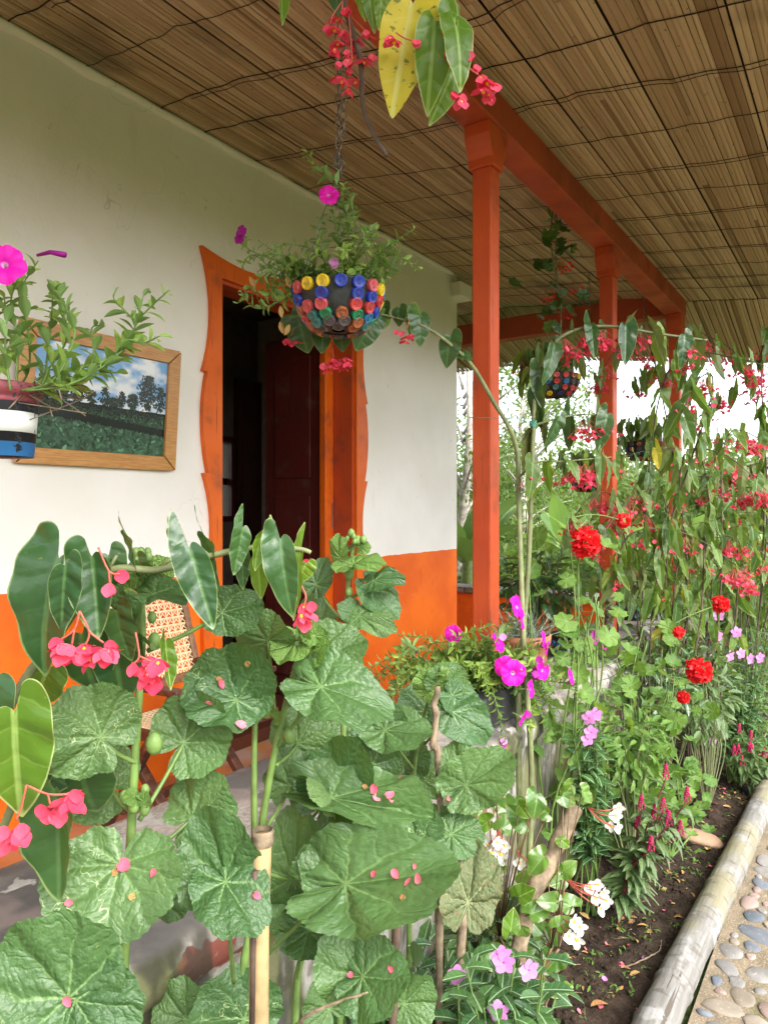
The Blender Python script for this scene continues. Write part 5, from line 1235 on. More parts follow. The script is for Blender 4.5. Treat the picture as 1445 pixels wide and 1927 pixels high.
# ================================================================== petunia box and pots on the parapet
R = random.Random(51)
def pot(label, c, r, h, mat, name='flower_pot', cat='pot', group=None, square=False):
    t = thing(name, label, cat, c, group); g = MB()
    if square: g.box((c[0] - r * 1.3, c[1] - r, c[2]), (c[0] + r * 1.3, c[1] + r, c[2] + h)); g.build('box', mat, t, False, .01)
    else:
        g.lathe([(.01, 0), (r * .74, .001), (r * .80, h * .1), (r * .93, h * .8), (r * .95, h * .81), (r * 1.02, h * .82), (r * 1.04, h), (r * .95, h), (r * .93, h * .88), (.01, h * .87)], 28, c, [0] * 8 + [1]); g.build('pot', [mat, M_SOIL], t)
    return t
M_TERRA = simple('terracotta', (0.36, 0.155, 0.085), .8, .2, .3, 16, .25)
M_PLAST = simple('dark_plastic', (0.03, 0.03, 0.035), .5, .4)
p_c = at(890, HY, 2.62); p_c.z = .826
pot('black plastic trough on the parapet under the big magenta petunia', p_c, .13, .12, M_PLAST, square=True, group='pots on the parapet')
S0 = p_c + UP * .12; st = []
for k in range(120):
    a = R.uniform(0, 2 * PI); e = (RT * math.cos(a) * 1.0 + FW * math.sin(a) * .5) ; l = R.uniform(.10, .34); b = S0 + RT * R.uniform(-.17, .17) + FW * R.uniform(-.08, .08)
    dr = R.uniform(-.5, .55); st.append([b, b + e * l * .45 + UP * l * (.3 + .3 * dr), b + e * l * .95 + UP * l * dr])
for ptsx in ([(980, 1220), (1010, 1240), (1040, 1250)], [(960, 1250), (1000, 1300), (995, 1370)], [(980, 1260), (1020, 1280), (1070, 1285)], [(930, 1210), (950, 1180), (975, 1150)], [(860, 1230), (860, 1200), (930, 1175)], [(790, 1230), (765, 1215), (745, 1250)], [(900, 1250), (900, 1330), (915, 1375)], [(960, 1270), (985, 1320), (985, 1360)], [(840, 1250), (830, 1320), (850, 1370)]):
    st.append([at(x, y, 2.55 + R.uniform(-.1, .1)) for x, y in ptsx])
fl = [(at(*p, d), sv(*n), r, dk) for p, d, n, r, dk in (((853, 1193), 2.5, (-.3, .1, 1), .032, 0), ((939, 1208), 2.5, (.85, .3, .5), .040, 0), ((975, 1142), 2.5, (.8, .3, .6), .045, 0), ((983, 1168), 2.5, (1, .1, .35), .036, 0), ((966, 1267), 2.42, (.1, .1, 1), .046, 0), ((950, 1255), 2.46, (-.3, .2, 1), .038, 0), ((1022, 1262), 2.45, (.7, .2, .8), .036, 0), ((1024, 1205), 2.5, (1, .2, .4), .034, 0), ((1030, 1220), 2.5, (.9, -.2, .4), .026, 0), ((1000, 1297), 2.4, (.95, .1, .45), .034, 0), ((1075, 1274), 2.5, (.9, .3, .4), .032, 0), ((1125, 1200), 2.9, (.5, .3, .8), .036, 1), ((1140, 1208), 2.9, (.8, -.1, .6), .034, 0), ((985, 1352), 2.4, (.9, -.4, .5), .03, 0), ((1008, 1268), 2.48, (.8, .2, .6), .026, 1), ((780, 1225), 2.6, (-.5, .2, .8), .012, 1))]
pb = petunia_plant('bushy trailing petunia with many magenta blooms on the parapet before the first post', S0, st, .046, .0105, R, fl, True, 'petunias in pots')
for px, py in ((1012, 1235), (1008, 1262), (945, 1192), (945, 1395), (995, 1338), (950, 1388)): put('withered_flower', BUD.me(F_VIN if R.random() < .4 else F_PETD), pb, frame(at(px, py, 2.42), sv(R.uniform(-.3, .3), .2, 1), sv(R.uniform(-.4, .4), 1, .1), .026))
c = at(985, HY, 3.2); c.z = .826; pot('square rimmed terracotta pot on the parapet between the first two posts', c, .118, .205, M_TERRA, group='pots on the parapet')
dn = thing('carnation', 'tuft of grey carnation blades in the terracotta pot', 'carnation', c + UP * .18); g = MB()
for k in range(130):
    b = c + UP * .18 + Vector((R.uniform(-.09, .09), R.uniform(-.09, .09), 0)); g.inst(R.choice(BLADE), frame(b, Vector((R.gauss(0, .6), R.gauss(0, .6), 1)), Vector((R.gauss(0, 1), R.gauss(0, 1), .3)), R.uniform(.08, .17)))
g.build('blades', L_GRY, dn, kind='stuff')
# small painted pots further along
for px, d, r, h, lab, nm in ((1064, 3.7, .075, .12, 'small bottle cap covered pot on the parapet near the second post', 'navy'), (1190, 4.9, .10, .15, 'dark pot on the parapet past the second post', 'grey')):
    c = at(px, HY, d); c.z = .826; c.y = max(min(c.y, 1.5), 1.12); tt = pot(lab, c, r, h, M_RUBBER, group='pots on the parapet')
    for k in range(14):
        for z in (.25, .6):
            a = 2 * PI * (k + z) / 14; e = Vector((math.cos(a), math.sin(a), 0)); put('bottle_cap', CAP.me(CAPS[R.choice(list(CAPS))]), tt, frame(c + e * r * (.80 + .16 * z) + UP * h * z, UP, e, .015))

# ================================================================== cane begonias by the posts
def wild_cane(parent, pts, r0, gap, L, rr, sm, mat=L_BEGB, tpls=BEGO, start=.35, pinkn=0, size=.05, yellow=.06, clus=None, end=1.0, kmax=999):
    """arching cane with pairs of hanging angel-wing leaves and drooping trusses"""
    sp = spline(pts, 7); sm.tube(sp, taper(r0, r0 * .4, len(sp)), 7); n = len(sp); tot = sum((sp[i + 1] - sp[i]).length for i in range(n - 1)); s = 0; nxt = tot * start; k = 0
    for i in range(n - 1):
        s += (sp[i + 1] - sp[i]).length
        while s >= nxt and k < kmax and nxt < tot * end:
            p = sp[i + 1]; d = (sp[i + 1] - sp[i]).normalized(); side = (d.cross(UP)); side = side.normalized() if side.length > .1 else rnd_dir(rr); side *= (1 if k % 2 else -1)
            T = (Vector((0, 0, -1)) + side * rr.uniform(-.1, .7) + d * rr.uniform(-.2, .4) + rnd_dir(rr) * (.35 if L < .11 else .14)).normalized(); J = p + side * .012 - UP * .004
            Nh = side * rr.uniform(.2, 1) + rnd_dir(rr) * .7 + BK * .35
            l = L * rr.uniform(.65, 1.12); put('leaf', rr.choice(tpls).me(L_YEL if rr.random() < yellow * .4 else (L_BEGY if rr.random() < yellow * 3 else mat)), parent, frame(J, T, Nh, l, l * rr.uniform(.9, 1.2)))
            k += 1; nxt += gap * rr.uniform(.6, 1.4)
    for q in range(pinkn):
        i = rr.randint(int(n * max(start, .62 if q % 4 else start)), n - 1); s_ = size * rr.uniform(.7, 1.2); put('flower_truss', rr.choice(clus or CLUS).me(F_BEG, S_RED), parent, Matrix.Translation(sp[i] - UP * .015) @ rot('Z', rr.uniform(0, 6)) @ Matrix.Diagonal((s_, s_, s_, 1)))
    return sp
R = random.Random(61)
r0 = ground_at(985, 2.5)
b3 = thing('cane_begonia', 'tall two stemmed cane begonia tied up between the first two posts', 'begonia', r0, 'cane begonias'); sm = MB()
wild_cane(b3, [r0, at(1000, 1480, 2.5), at(985, 1200, 2.52), at(976, 950, 2.55), at(970, 835, 2.55), at(925, 750, 2.5), at(890, 690, 2.45), at(850, 650, 2.4), at(800, 615, 2.35), at(742, 597, 2.35)], .0115, .11, .16, R, sm, L_BEG, start=.95, kmax=0)
for a in (((788, 568), (792, 652), 34, 2.35, L_BEG, 0, (.2, .1, 1)), ((770, 570), (780, 640), 22, 2.35, L_BEGY, 1, (.3, .1, 1)), ((752, 570), (748, 612), 24, 2.35, L_BEG, 3, (-.3, .1, 1)), ((850, 617), (838, 690), 34, 2.4, L_BEG, 1, (-.2, .1, 1)), ((890, 672), (860, 664), 22, 2.42, L_BEG, 3, (.2, .5, .7)), ((725, 555), (720, 605), 24, 2.35, L_BEG, 0, (-.3, .1, 1)), ((560, 585), (575, 662), 52, 2.3, L_BEG, 1, (-.2, .1, 1)), ((545, 580), (556, 635), 44, 2.34, L_BEG, 3, (-.4, .2, .8)), ((608, 612), (606, 664), 30, 2.28, L_BEG, 0, (.1, .1, 1)), ((640, 610), (644, 660), 30, 2.3, L_BEG, 1, (-.1, .1, 1)), ((705, 585), (672, 660), 46, 2.28, L_BEG, 0, (.4, .1, .9)), ((722, 585), (700, 628), 28, 2.3, L_BEG, 2, (.5, .1, .8)), ((728, 582), (722, 620), 18, 2.35, L_BEGY, 2, (.4, .1, 1))): wing(b3, *a)
sm.tube(spline([at(742, 597, 2.35), at(700, 590, 2.33), at(640, 600, 2.32), at(560, 592, 2.33)], 5), .004, 6)
blossoms(b3, [[(628, 612), (625, 650), (628, 672)], [(560, 600), (548, 632)]], [(608, 682, 0), (620, 686, 1), (630, 680, 2), (640, 676, 0), (650, 672, 1), (656, 680, 0), (614, 690, 2), (636, 688, 1), (626, 674, 0), (645, 686, 2), (540, 636, 0), (548, 642, 9), (556, 640, 1)], 2.3, .024)
blossoms(b3, [[(770, 600), (765, 620)]], [(755, 622, 0), (765, 632, 1), (775, 628, 2), (746, 620, 9), (762, 640, 1)], 2.33, .021)
wild_cane(b3, [r0 + Vector((.03, .02, 0)), at(975, 1350, 2.55), at(980, 1250, 2.6), at(995, 1050, 2.62), at(1003, 830, 2.62), at(1010, 720, 2.62), at(1040, 650, 2.6), at(1085, 620, 2.6), at(1150, 614, 2.6), at(1240, 628, 2.6), at(1330, 640, 2.6)], .0115, .055, .135, R, sm, L_BEG, start=.66, pinkn=9, size=.07, yellow=.03)
wild_cane(b3, [at(1005, 800, 2.62), at(1040, 790, 2.6), at(1090, 780, 2.6), at(1145, 782, 2.6)], .005, .04, .13, R, sm, L_BEG, start=.1, pinkn=3, size=.06)
wild_cane(b3, [at(975, 900, 2.55), at(1010, 870, 2.5), at(1060, 868, 2.5), at(1150, 860, 2.5)], .005, .045, .12, R, sm, L_BEGB, start=.1, pinkn=5, size=.06)
sm.build('stem', S_HAZ, b3)
g = MB(); g.tube([at(882, 786, 2.62), at(930, 786, 2.56), at(975, 788, 2.52), at(1003, 797, 2.6)], .0016, 5); 
for z in range(4): g.lathe([(.0135, -.002), (.0135, .002)], 10, at(1003, 797 + z * 3 - 4, 2.62))
tag(g.build('tie_string', simple('green_string', (0.08, 0.30, 0.22), .7, .2)), 'green string tying the tall begonia to the first orange post', 'string')
for i, (px, dep, n, lab) in enumerate(((1215, 3.5, 8, 'dense cane begonia thicket with dark bare stems below pink trusses'), (1300, 4.0, 8, 'leaning cane begonia full of pink trusses right of the third post'), (1390, 4.6, 8, 'far cane begonia reaching the right edge with drooping yellow-green leaves'))):
    r0 = ground_at(px, dep); b = thing('cane_begonia', lab, 'begonia', r0, 'cane begonias'); sm = MB()
    for k in range(n):
        rr = R; bx = px + rr.uniform(-45, 45); b0 = r0 + RT * rr.uniform(-.1, .1) + FW * rr.uniform(-.08, .08)
        tx = px + rr.uniform(-80, 130); ty = rr.uniform(640, 780) if k % 4 == 0 else rr.uniform(820, 1050); dd = dep + rr.uniform(-.35, .35)
        p1 = b0.lerp(at(tx, ty, dd), .5) + Vector((rr.uniform(-.13, .13), rr.uniform(-.13, .13), .12)); e = at(tx, ty, dd); o = RT * rr.choice((-1, 1)) * rr.uniform(.25, .75) + BK * rr.uniform(-.3, .35)
        wild_cane(b, [b0, p1, e, e + o * .5 + UP * .05, e + o - UP * .14], .0052, .085, .135, rr, sm, L_BEGB, BEGO, .38, rr.randint(6, 10), .068, .03)
        for q_ in range(2):
            tt_ = rr.uniform(.45, .95); bb_ = b0.lerp(e, tt_) + (p1 - b0.lerp(e, .5)) * (1 - abs(tt_ * 2 - 1)); o2 = RT * rr.uniform(-.5, .5) + BK * rr.uniform(-.25, .25) + UP * rr.uniform(-.08, .12)
            wild_cane(b, [bb_, bb_ + o2 * .5 + UP * .03, bb_ + o2], .0026, .06, .115, rr, sm, L_BEGB, BEGO, .2, 1 if rr.random() < .45 else 0, .055, .03)
    sm.build('stem', S_DRK, b)

# ================================================================== hanging baskets along the beam further off
R = random.Random(71)
M_ROWS = [(.88, 16, .0165, None, 0), (.62, 15, .0165, None, .2), (.36, 13, .0160, None, .1), (.14, 9, .016, None, .3)]
def far_bowl(px, py, d, r, lab, seed):
    c = at(px, py, d); t, s = bowl_pot(c, r, lab, M_ROWS, (Vector((c.x, c.y, c.z + .62)), Vector((c.x, c.y, ZB if 1.2 < c.y < 1.45 else zc(c.y)))), seed=seed); return s
for px, py, d, r, lab, pl, seed in ((1046, 748, 4.15, .13, 'bottle cap bowl hanging left of the second post below the ivy geranium', 'ivy geranium with pink flowers climbing the chain of a far bowl', 5), (1108, 926, 5.3, .135, 'dark bowl with green and red caps hanging low behind the second post', 'small begonia drooping over the low dark bowl', 6), (1212, 868, 5.6, .15, 'wide cap covered bowl hanging between the second and third posts', 'begonia spilling over the wide far bowl', 8)):
    s = far_bowl(px, py, d, r, lab, seed); t = thing('basket_plant', pl, 'plant', s, 'plants in far bowls'); sm = MB()
    for k in range(12):
        a = R.uniform(0, 6.28); e = Vector((math.cos(a), math.sin(a), 0)); wild_cane(t, [s, s + e * .12 + UP * .16, s + e * .22 + UP * R.uniform(-.05, .2)], .004, .055, .12, R, sm, L_BEGB, BEGO_S, .3, 1 if k % 3 == 0 else 0, .07)
    if seed == 5:
        for k in range(46):
            h = R.uniform(.1, .95); p = s + UP * h + RT * R.gauss(.0, .07) + FW * R.gauss(0, .05); put('leaf', R.choice(GER).me(L_GER if R.random() < .3 else L_BEG), t, frame(p, rnd_dir(R), UP * .6 + BK * .6 + rnd_dir(R) * .5, R.uniform(.03, .05)))
        sm.tube(spline([s, s + UP * .4 + RT * .03, s + UP * .8 - RT * .03, s + UP * 1.1], 5), .004, 6)
        for k in range(6): put('flower_truss', CLUS[2].me(F_RED, S_RED), t, Matrix.Translation(s + UP * R.uniform(.4, .75) + RT * R.uniform(-.1, .14)) @ Matrix.Diagonal((.06, .06, .06, 1)))
    sm.build('stem', S_HAZ, t)

# ================================================================== geraniums, periwinkles and the rest of the bed
def geranium(label, px, dep, span, ytop, ybot, n, heads, L, mat=L_GER, seed=0, name='geranium'):
    r = random.Random(seed); r0 = ground_at(px, dep); t = thing(name, label, 'geranium', r0, 'geraniums'); sm = MB(); tips = []
    for k in range(max(4, n // 9)):
        x = px + r.uniform(-span, span); y = lerp(ytop, ybot, r.random() ** 1.3); e = at(x, y, dep + r.uniform(-.2, .2)); sp = spline([r0, r0.lerp(e, .35) + RT * r.uniform(-.09, .09), r0.lerp(e, .7) + RT * r.uniform(-.09, .09) + UP * .03, e], 5); sm.tube(sp, taper(.0055, .0025, len(sp)), 6); tips.append(sp)
    for k in range(n):
        sp = r.choice(tips); i = r.randint(4, len(sp) - 1); a = sp[i]; o = RT * r.gauss(0, .07) + FW * r.gauss(-.02, .06) + UP * r.gauss(.02, .05); J = a + o
        sm.tube([a, a.lerp(J, .6) - UP * .005, J], .0014, 4, 0, False); l = L * r.uniform(.65, 1.15)
        put('leaf', r.choice(GER).me(mat if r.random() > .05 else L_BEGY), t, frame(J, o.normalized() + rnd_dir(r) * .5, UP * .65 + BK * .6 + RT * r.uniform(-.3, .5) + rnd_dir(r) * .35, l))
    for hx, hy, hd, hr in heads:
        H = at(hx, hy, hd); a = min((sp[-1] for sp in tips), key=lambda q: (q - H).length); sm.tube(spline([a, a.lerp(H, .5) + UP * .02, H], 4), .0024, 5); put('flower_head', r.choice(POM).me(F_RED), t, frame(H, UP, sv(r.uniform(-.3, .3), .5, .8), hr))
    sm.build('stem', S_GRN, t); return t
geranium('geranium with one huge red flower head between the first two posts', 1055, 2.75, 70, 960, 1130, 46, [(1100, 1020, 2.6, .058), (1172, 980, 2.9, .032)], .046, seed=2)
geranium('geranium climbing in front of the mossy parapet with two red heads', 1180, 3.1, 90, 1170, 1450, 120, [(1314, 1262, 2.9, .054), (1355, 1137, 3.3, .042), (1277, 1190, 3.1, .026), (1285, 1312, 3.0, .028)], .043, seed=3)
geranium('pale leaved geranium spilling towards the bamboo pole', 1260, 3.2, 70, 1280, 1500, 90, [], .040, seed=4)
geranium('young geranium low against the white parapet', 1075, 2.9, 60, 1130, 1260, 36, [], .04, seed=5)
def periwinkle(label, px, dep, spanx, ytop, ybot, nst, L, flowers, fr, seed, gap=.016, stuff=False):
    r = random.Random(seed); r0 = ground_at(px, dep); t = thing('periwinkle', label, 'periwinkle', r0, 'periwinkles'); sm = MB(); fo = MB() if stuff else None
    ends = [(px + r.uniform(-spanx, spanx), r.uniform(ytop, ybot)) for _ in range(nst)] + [(f[0], f[1] + 14) for f in flowers]
    for x, y in ends:
        e = at(x, y, dep + r.uniform(-.15, .15)); sp = spline([r0 + RT * r.uniform(-.05, .05), r0.lerp(e, .5) + RT * r.uniform(-.04, .04), e], 6); sm.tube(sp, taper(.004, .002, len(sp)), 5); leafy(t, sp, VINC, L_VIN, L, gap, r, 1.1, fo, .35, droop=.1, shrink=.3)
    for x, y, d in flowers: put('flower', r.choice(VINF).me(F_VIN, F_EYE), t, frame(at(x, y, d), UP, sv(r.uniform(-.4, .4), r.uniform(.1, .8), 1), fr))
    sm.build('stem', S_GRN, t)
    if stuff: fo.build('foliage', L_VIN, t, kind='stuff')
periwinkle('mauve periwinkle with glossy leaves at the bottom of the bed', 935, 1.62, 120, 1790, 1920, 20, .085, [(943, 1800, 1.5), (948, 1812, 1.48), (995, 1826, 1.5), (862, 1838, 1.55), (938, 1905, 1.5)], .026, 3, .022)
periwinkle('large mauve periwinkle bush by the right edge', 1385, 4.1, 80, 1160, 1330, 22, .075, [(1352, 1158, 3.9), (1386, 1190, 3.9), (1350, 1197, 3.85), (1395, 1230, 3.9), (1340, 1228, 3.9), (1375, 1235, 3.9), (1412, 1240, 4), (1430, 1238, 4), (1340, 1390, 3.8), (1310, 1170, 4)], .034, 5, .026)
periwinkle('dark periwinkle with mauve flowers against the mossy parapet', 1115, 2.75, 35, 1330, 1420, 9, .07, [(1108, 1352, 2.55), (1120, 1345, 2.56), (1112, 1378, 2.55), (1106, 1392, 2.56)], .028, 6, .024)
def wax_begonia(label, px, dep, leaves, trusses, seed):
    r = random.Random(seed); r0 = ground_at(px, dep); t = thing('wax_begonia', label, 'begonia', r0, 'white begonias'); sm = MB(); rs = MB()
    hubs = [r0 + RT * r.uniform(-.12, .12) + UP * r.uniform(.12, .4) for _ in range(9)]
    for h in hubs: sp = spline([r0 + RT * r.uniform(-.05, .05), r0.lerp(h, .6) + RT * r.uniform(-.05, .05), h], 5); sm.tube(sp, taper(.007, .004, len(sp)), 6)
    for x, y, s in leaves:
        J = at(x, y, dep + r.uniform(-.18, .18)); h = min(hubs, key=lambda q: (q - J).length); sm.tube([h, h.lerp(J, .6) + UP * .01, J], .002, 4); put('leaf', r.choice(WAXL).me(L_WAX if r.random() < .8 else L_BEGY), t, frame(J, sv(r.uniform(-1, 1), r.uniform(-1, .6), r.uniform(-.2, .5)), sv(r.uniform(-.6, .6), .4, .8), s * dep / FPX * 1.25))
    for (sx, sy), pts, d in trusses:
        for x, y in pts: 
            P = at(x, y, d + r.uniform(-.02, .02)); rs.tube(spline([at(sx, sy, d + .05), at((sx + x) / 2, (sy + y) / 2 + 6, d), P], 4), .0014, 4); put('flower', r.choice(WBEG).me(F_WHT, F_YEL), t, frame(P, UP, sv(r.uniform(-.7, .7), r.uniform(-.2, .6), 1), .022 * r.uniform(.8, 1.1)))
    sm.build('stem', simple('brown_begonia_stem', (0.12, 0.075, 0.035), .5, .4), t); rs.build('flower_stalk', S_RED, t); return t
lv = [(960, 1530, 44), (985, 1545, 40), (945, 1560, 42), (1010, 1500, 40), (1075, 1480, 30), (1060, 1500, 32), (1095, 1490, 28), (990, 1665, 52), (1030, 1620, 36), (1060, 1640, 30), (1045, 1700, 36), (1030, 1770, 46), (1050, 1800, 40), (1000, 1720, 40), (920, 1790, 50), (905, 1740, 36), (900, 1500, 36), (935, 1480, 34), (1055, 1580, 24), (1010, 1840, 40), (1045, 1860, 36), (1000, 1900, 40), (960, 1750, 36), (870, 1730, 36), (1030, 1530, 30), (925, 1620, 30), (1050, 1745, 30), (960, 1850, 40)]
lv += [(R.gauss(985, 48), R.uniform(1470, 1910), R.uniform(26, 44)) for _ in range(34)]
wb = wax_begonia('white flowering wax begonia clump with red stalks in the lower bed', 985, 2.02, lv, [((940, 1560), [(918, 1590), (935, 1585), (950, 1592), (925, 1605), (942, 1608), (935, 1622)], 1.9), ((1105, 1520), [(1165, 1520), (1158, 1535), (1150, 1555), (1162, 1558)], 2.1), ((1060, 1652), [(1110, 1670), (1125, 1665), (1135, 1680), (1120, 1690), (1140, 1695), (1130, 1710)], 1.95), ((1050, 1720), [(1080, 1735), (1090, 1745), (1070, 1762), (1085, 1770)], 1.9), ((975, 1600), [(978, 1625), (1000, 1622)], 1.95)], 4)
def spike(n=60, seed=1):
    r = random.Random(seed); b = MB()
    for k in range(n):
        z = r.random(); a = r.uniform(0, 6.3); rad = .2 * (1 - z) ** .6 + .03; v, f = ball((0, 0, 0), .07, 5, 3); b.add([Vector(p) + Vector((rad * math.cos(a), rad * math.sin(a), z)) for p in v], f)
    return Tpl(b.v, b.f)
SPK = spike()
r = random.Random(9); r0 = ground_at(1160, 2.70); cel = thing('celosia', 'celosia with small crimson spikes standing alone in bare soil', 'celosia', r0); sm = MB()
for x, y in ((1253, 1465), (1293, 1508), (1207, 1522), (1248, 1528), (1232, 1540), (1258, 1552), (1200, 1560), (1280, 1570), (1225, 1600)):
    e = at(x, y, 2.6 + r.uniform(-.08, .08)); sp = spline([r0, at(1185, 1650, 2.66) + RT * r.uniform(-.02, .02), e], 6); sm.tube(sp, taper(.006, .0025, len(sp)), 6); leafy(cel, sp, LANC, L_CEL, .10, .026, r, 1.1, None, .25, droop=.25, shrink=.45); put('flower_spike', SPK.me(F_CEL), cel, frame(e, UP.cross(RT), UP, .05))
sm.build('stem', simple('crimson_stem', (0.16, 0.03, 0.04), .5, .4), cel)
r0 = ground_at(1425, 4.0); cel2 = thing('celosia', 'crimson tipped celosia behind the bamboo pole at the right edge', 'celosia', r0, 'far celosia'); sm = MB()
for k in range(8):
    e = at(1400 + r.uniform(-20, 40), 1400 + r.uniform(-25, 40), 3.9); sp = spline([r0, r0.lerp(e, .6) + RT * .03, e], 5); sm.tube(sp, taper(.005, .002, len(sp)), 5); leafy(cel2, sp, LANC, L_CEL, .10, .02, r, 1.1, None, .3, droop=.25); put('flower_spike', SPK.me(F_CEL), cel2, frame(e, UP.cross(RT), UP, .05))
sm.build('stem', S_GRN, cel2)
# leafy filler shrubs along the parapet and at the right edge
def shrub(label, c, rad, n, L, tpls, mat, seed, name='shrub', hstem=.5, flowers=None):
    r = random.Random(seed); c = Vector(c); b = Vector((c.x, c.y, 0)); t = thing(name, label, 'shrub', b, 'shrubs'); fo = MB(); sm = MB()
    for k in range(n):
        d = rnd_dir(r); q = r.random() ** .45; p = c + Vector((d.x * rad[0], d.y * rad[1], d.z * rad[2])) * q
        fo.inst(r.choice(tpls), frame(p, d + rnd_dir(r) * .7 - UP * .25, UP * .8 + d * .5 + rnd_dir(r) * .6, L * r.uniform(.6, 1.2)))
        if k % 12 == 0: sm.tube(spline([b, b.lerp(p, .6) + rnd_dir(r) * .03, p], 4), .0035, 4)
    fo.build('foliage', mat, t, kind='stuff'); sm.build('stem', S_HAZ, t)
    for p, tl, m, s in (flowers or ()): put('flower', tl.me(*m), t, frame(Vector(p), UP, sv(r.uniform(-.4, .4), .3, 1), s))
    return t
p = at(1190, 1390, 3.0); shrub('leafy green plant filling the foot of the climbing geranium', p, (.26, .14, .20), 240, .055, PETL_S, L_GER, 13)
p = at(1330, 1300, 3.7); shrub('mid green bushy plant between the geraniums and the pole', p, (.34, .14, .26), 380, .06, PETL_S, L_CEL, 14)
p = at(1245, 1260, 3.7); shrub('dark leafy shrub behind the climbing geranium', p, (.35, .2, .32), 420, .06, PETL_S, L_VIN, 3)
p = at(1400, 1330, 4.6); shrub('bushy green shrub at the right edge below the periwinkle', p, (.5, .2, .28), 500, .07, PETL_S, L_BEGB, 4)
p = at(1100, 1215, 3.6); shrub('small fresh green shrub on the parapet by the white stub', p, (.22, .12, .14), 260, .045, PETL_S, L_GER, 5)
p = at(1010, 1105, 3.9); shrub('dark potted foliage on the veranda behind the begonia stems', p, (.22, .2, .17), 260, .09, PETL_S, L_BEG, 6)
p = at(1420, 1120, 5.4); shrub('tall mixed shrub beyond the begonias at the right', p, (.7, .3, .4), 700, .09, PETL_S, L_BG, 7)
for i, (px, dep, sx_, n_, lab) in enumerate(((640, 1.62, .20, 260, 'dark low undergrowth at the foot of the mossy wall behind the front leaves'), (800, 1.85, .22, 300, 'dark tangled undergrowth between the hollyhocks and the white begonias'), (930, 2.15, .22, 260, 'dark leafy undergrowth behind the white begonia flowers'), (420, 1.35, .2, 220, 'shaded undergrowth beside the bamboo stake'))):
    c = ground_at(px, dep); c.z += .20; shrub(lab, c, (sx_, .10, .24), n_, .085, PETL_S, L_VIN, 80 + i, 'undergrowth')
# petals and weeds on the soil
R = random.Random(81)
for k in range(85):
    px = R.uniform(1075, 1440); py = R.uniform(1380, 1920); p = at_z(px, py, .03)
    if not (log_y(p.x) + .07 < p.y < 1.0): continue
    p.z = soil_z(p.x, p.y) + .018
    tag(put('fallen_petal', R.choice(PET1).me(F_FALL if R.random() < .85 else F_VIN), None, frame(p, Vector((R.gauss(0, .3), R.gauss(0, .3), 1)), Vector((R.gauss(0, 1), R.gauss(0, 1), .1)), R.uniform(.012, .021))), 'pink begonia petal fallen on the dark soil ' + ('at the foot of the geraniums' if py < 1560 else 'around the lone celosia' if py < 1740 else 'by the near end of the pole'), 'petal', 'pink petals on the soil ' + ('by the geraniums' if py < 1560 else 'by the celosia' if py < 1740 else 'at the near end'))
mb = MB()
for k in range(130):
    x = R.uniform(1.6, 5.2); y = R.uniform(0.58, 0.98); z = soil_z(x, y) + .012
    for q in range(R.randint(4, 9)): mb.inst(R.choice(PETL_S), frame(Vector((x + R.gauss(0, .012), y + R.gauss(0, .012), z)), Vector((R.gauss(0, 1), R.gauss(0, 1), .7)), Vector((R.gauss(0, .3), R.gauss(0, .3), 1)), R.uniform(.008, .024)))
lt = MB()
for k in range(420):
    x = R.uniform(1.5, 5.4); y = R.uniform(0.56, 1.05); z = soil_z(x, y) + .017
    if k % 3: lt.inst(R.choice(PETL_S), frame(Vector((x, y, z)), Vector((R.gauss(0, 1), R.gauss(0, 1), .15)), Vector((R.gauss(0, .4), R.gauss(0, .4), 1)), R.uniform(.012, .04)), 0)
    else: e_ = Vector((R.gauss(0, .03), R.gauss(0, .03), .004)); lt.tube([(x, y, z), (x + e_.x, y + e_.y, z + e_.z)], .0011, 4, 1)
tag(lt.build('leaf_litter', [L_DRY, S_TWG]), 'dry leaf scraps and twigs littering the dark soil', 'litter', kind='stuff')
tag(mb.build('weeds', L_GER), 'tiny green weeds sprouting over the dark soil', 'weeds', kind='stuff')
for i, (px, py, lab) in enumerate(((1112, 1895, 'curled brown dead leaf on the soil at the bottom of the bed'), (1330, 1600, 'dry leaf lying by the flat tan stone'), (1080, 1540, 'dead leaf under the geranium stems'))):
    p = at_z(px, py, .04); tag(put('dead_leaf', VINC[i].me(L_DRY), None, frame(p, Vector((1, -.6 + i * .6, .1)), Vector((.2, .1, 1)), .07)), lab, 'leaf', 'dead leaves on the soil')
rod('root', 'pale thin root curving over the soil beside the bamboo pole', 'root', [at_z(1175, 1822, .03), at_z(1215, 1805, .05), at_z(1240, 1790, .03), at_z(1245, 1770, .02)], (.003, .0018), S_TWG, 6, seed=8, kink=.001)

# ================================================================== garden beyond
R = random.Random(91)
def banana(label, c, h, n, seed):
    r = random.Random(seed); c = Vector(c); t = thing('banana_plant', label, 'banana plant', c, 'banana plants beyond the veranda'); g = MB(); g.tube(spline([c, c + UP * h * .3, c + UP * h * .55], 4), taper(.11, .06, 9), 10); g.build('trunk', S_GRN, t)
    for k in range(n):
        a = 2 * PI * k / n + r.uniform(-.3, .3); e = Vector((math.cos(a), math.sin(a), 0)); L = h * r.uniform(.5, .75); lean = r.uniform(.35, 1.1); tp = BAN[r.randint(0, 1)]
        put('leaf', tp.me(L_BAN), t, frame(c + UP * h * .5, e * math.sin(lean) + UP * math.cos(lean), UP * .7 - e * .6 + rnd_dir(r) * .2, L))
BAN = [oval_leaf((.012, .02, .09, .13, .145, .15, .14, .11, .06, .01), b, .25, (-1, -.5, 0, .5, 1), .015) for b in (.35, .6)]
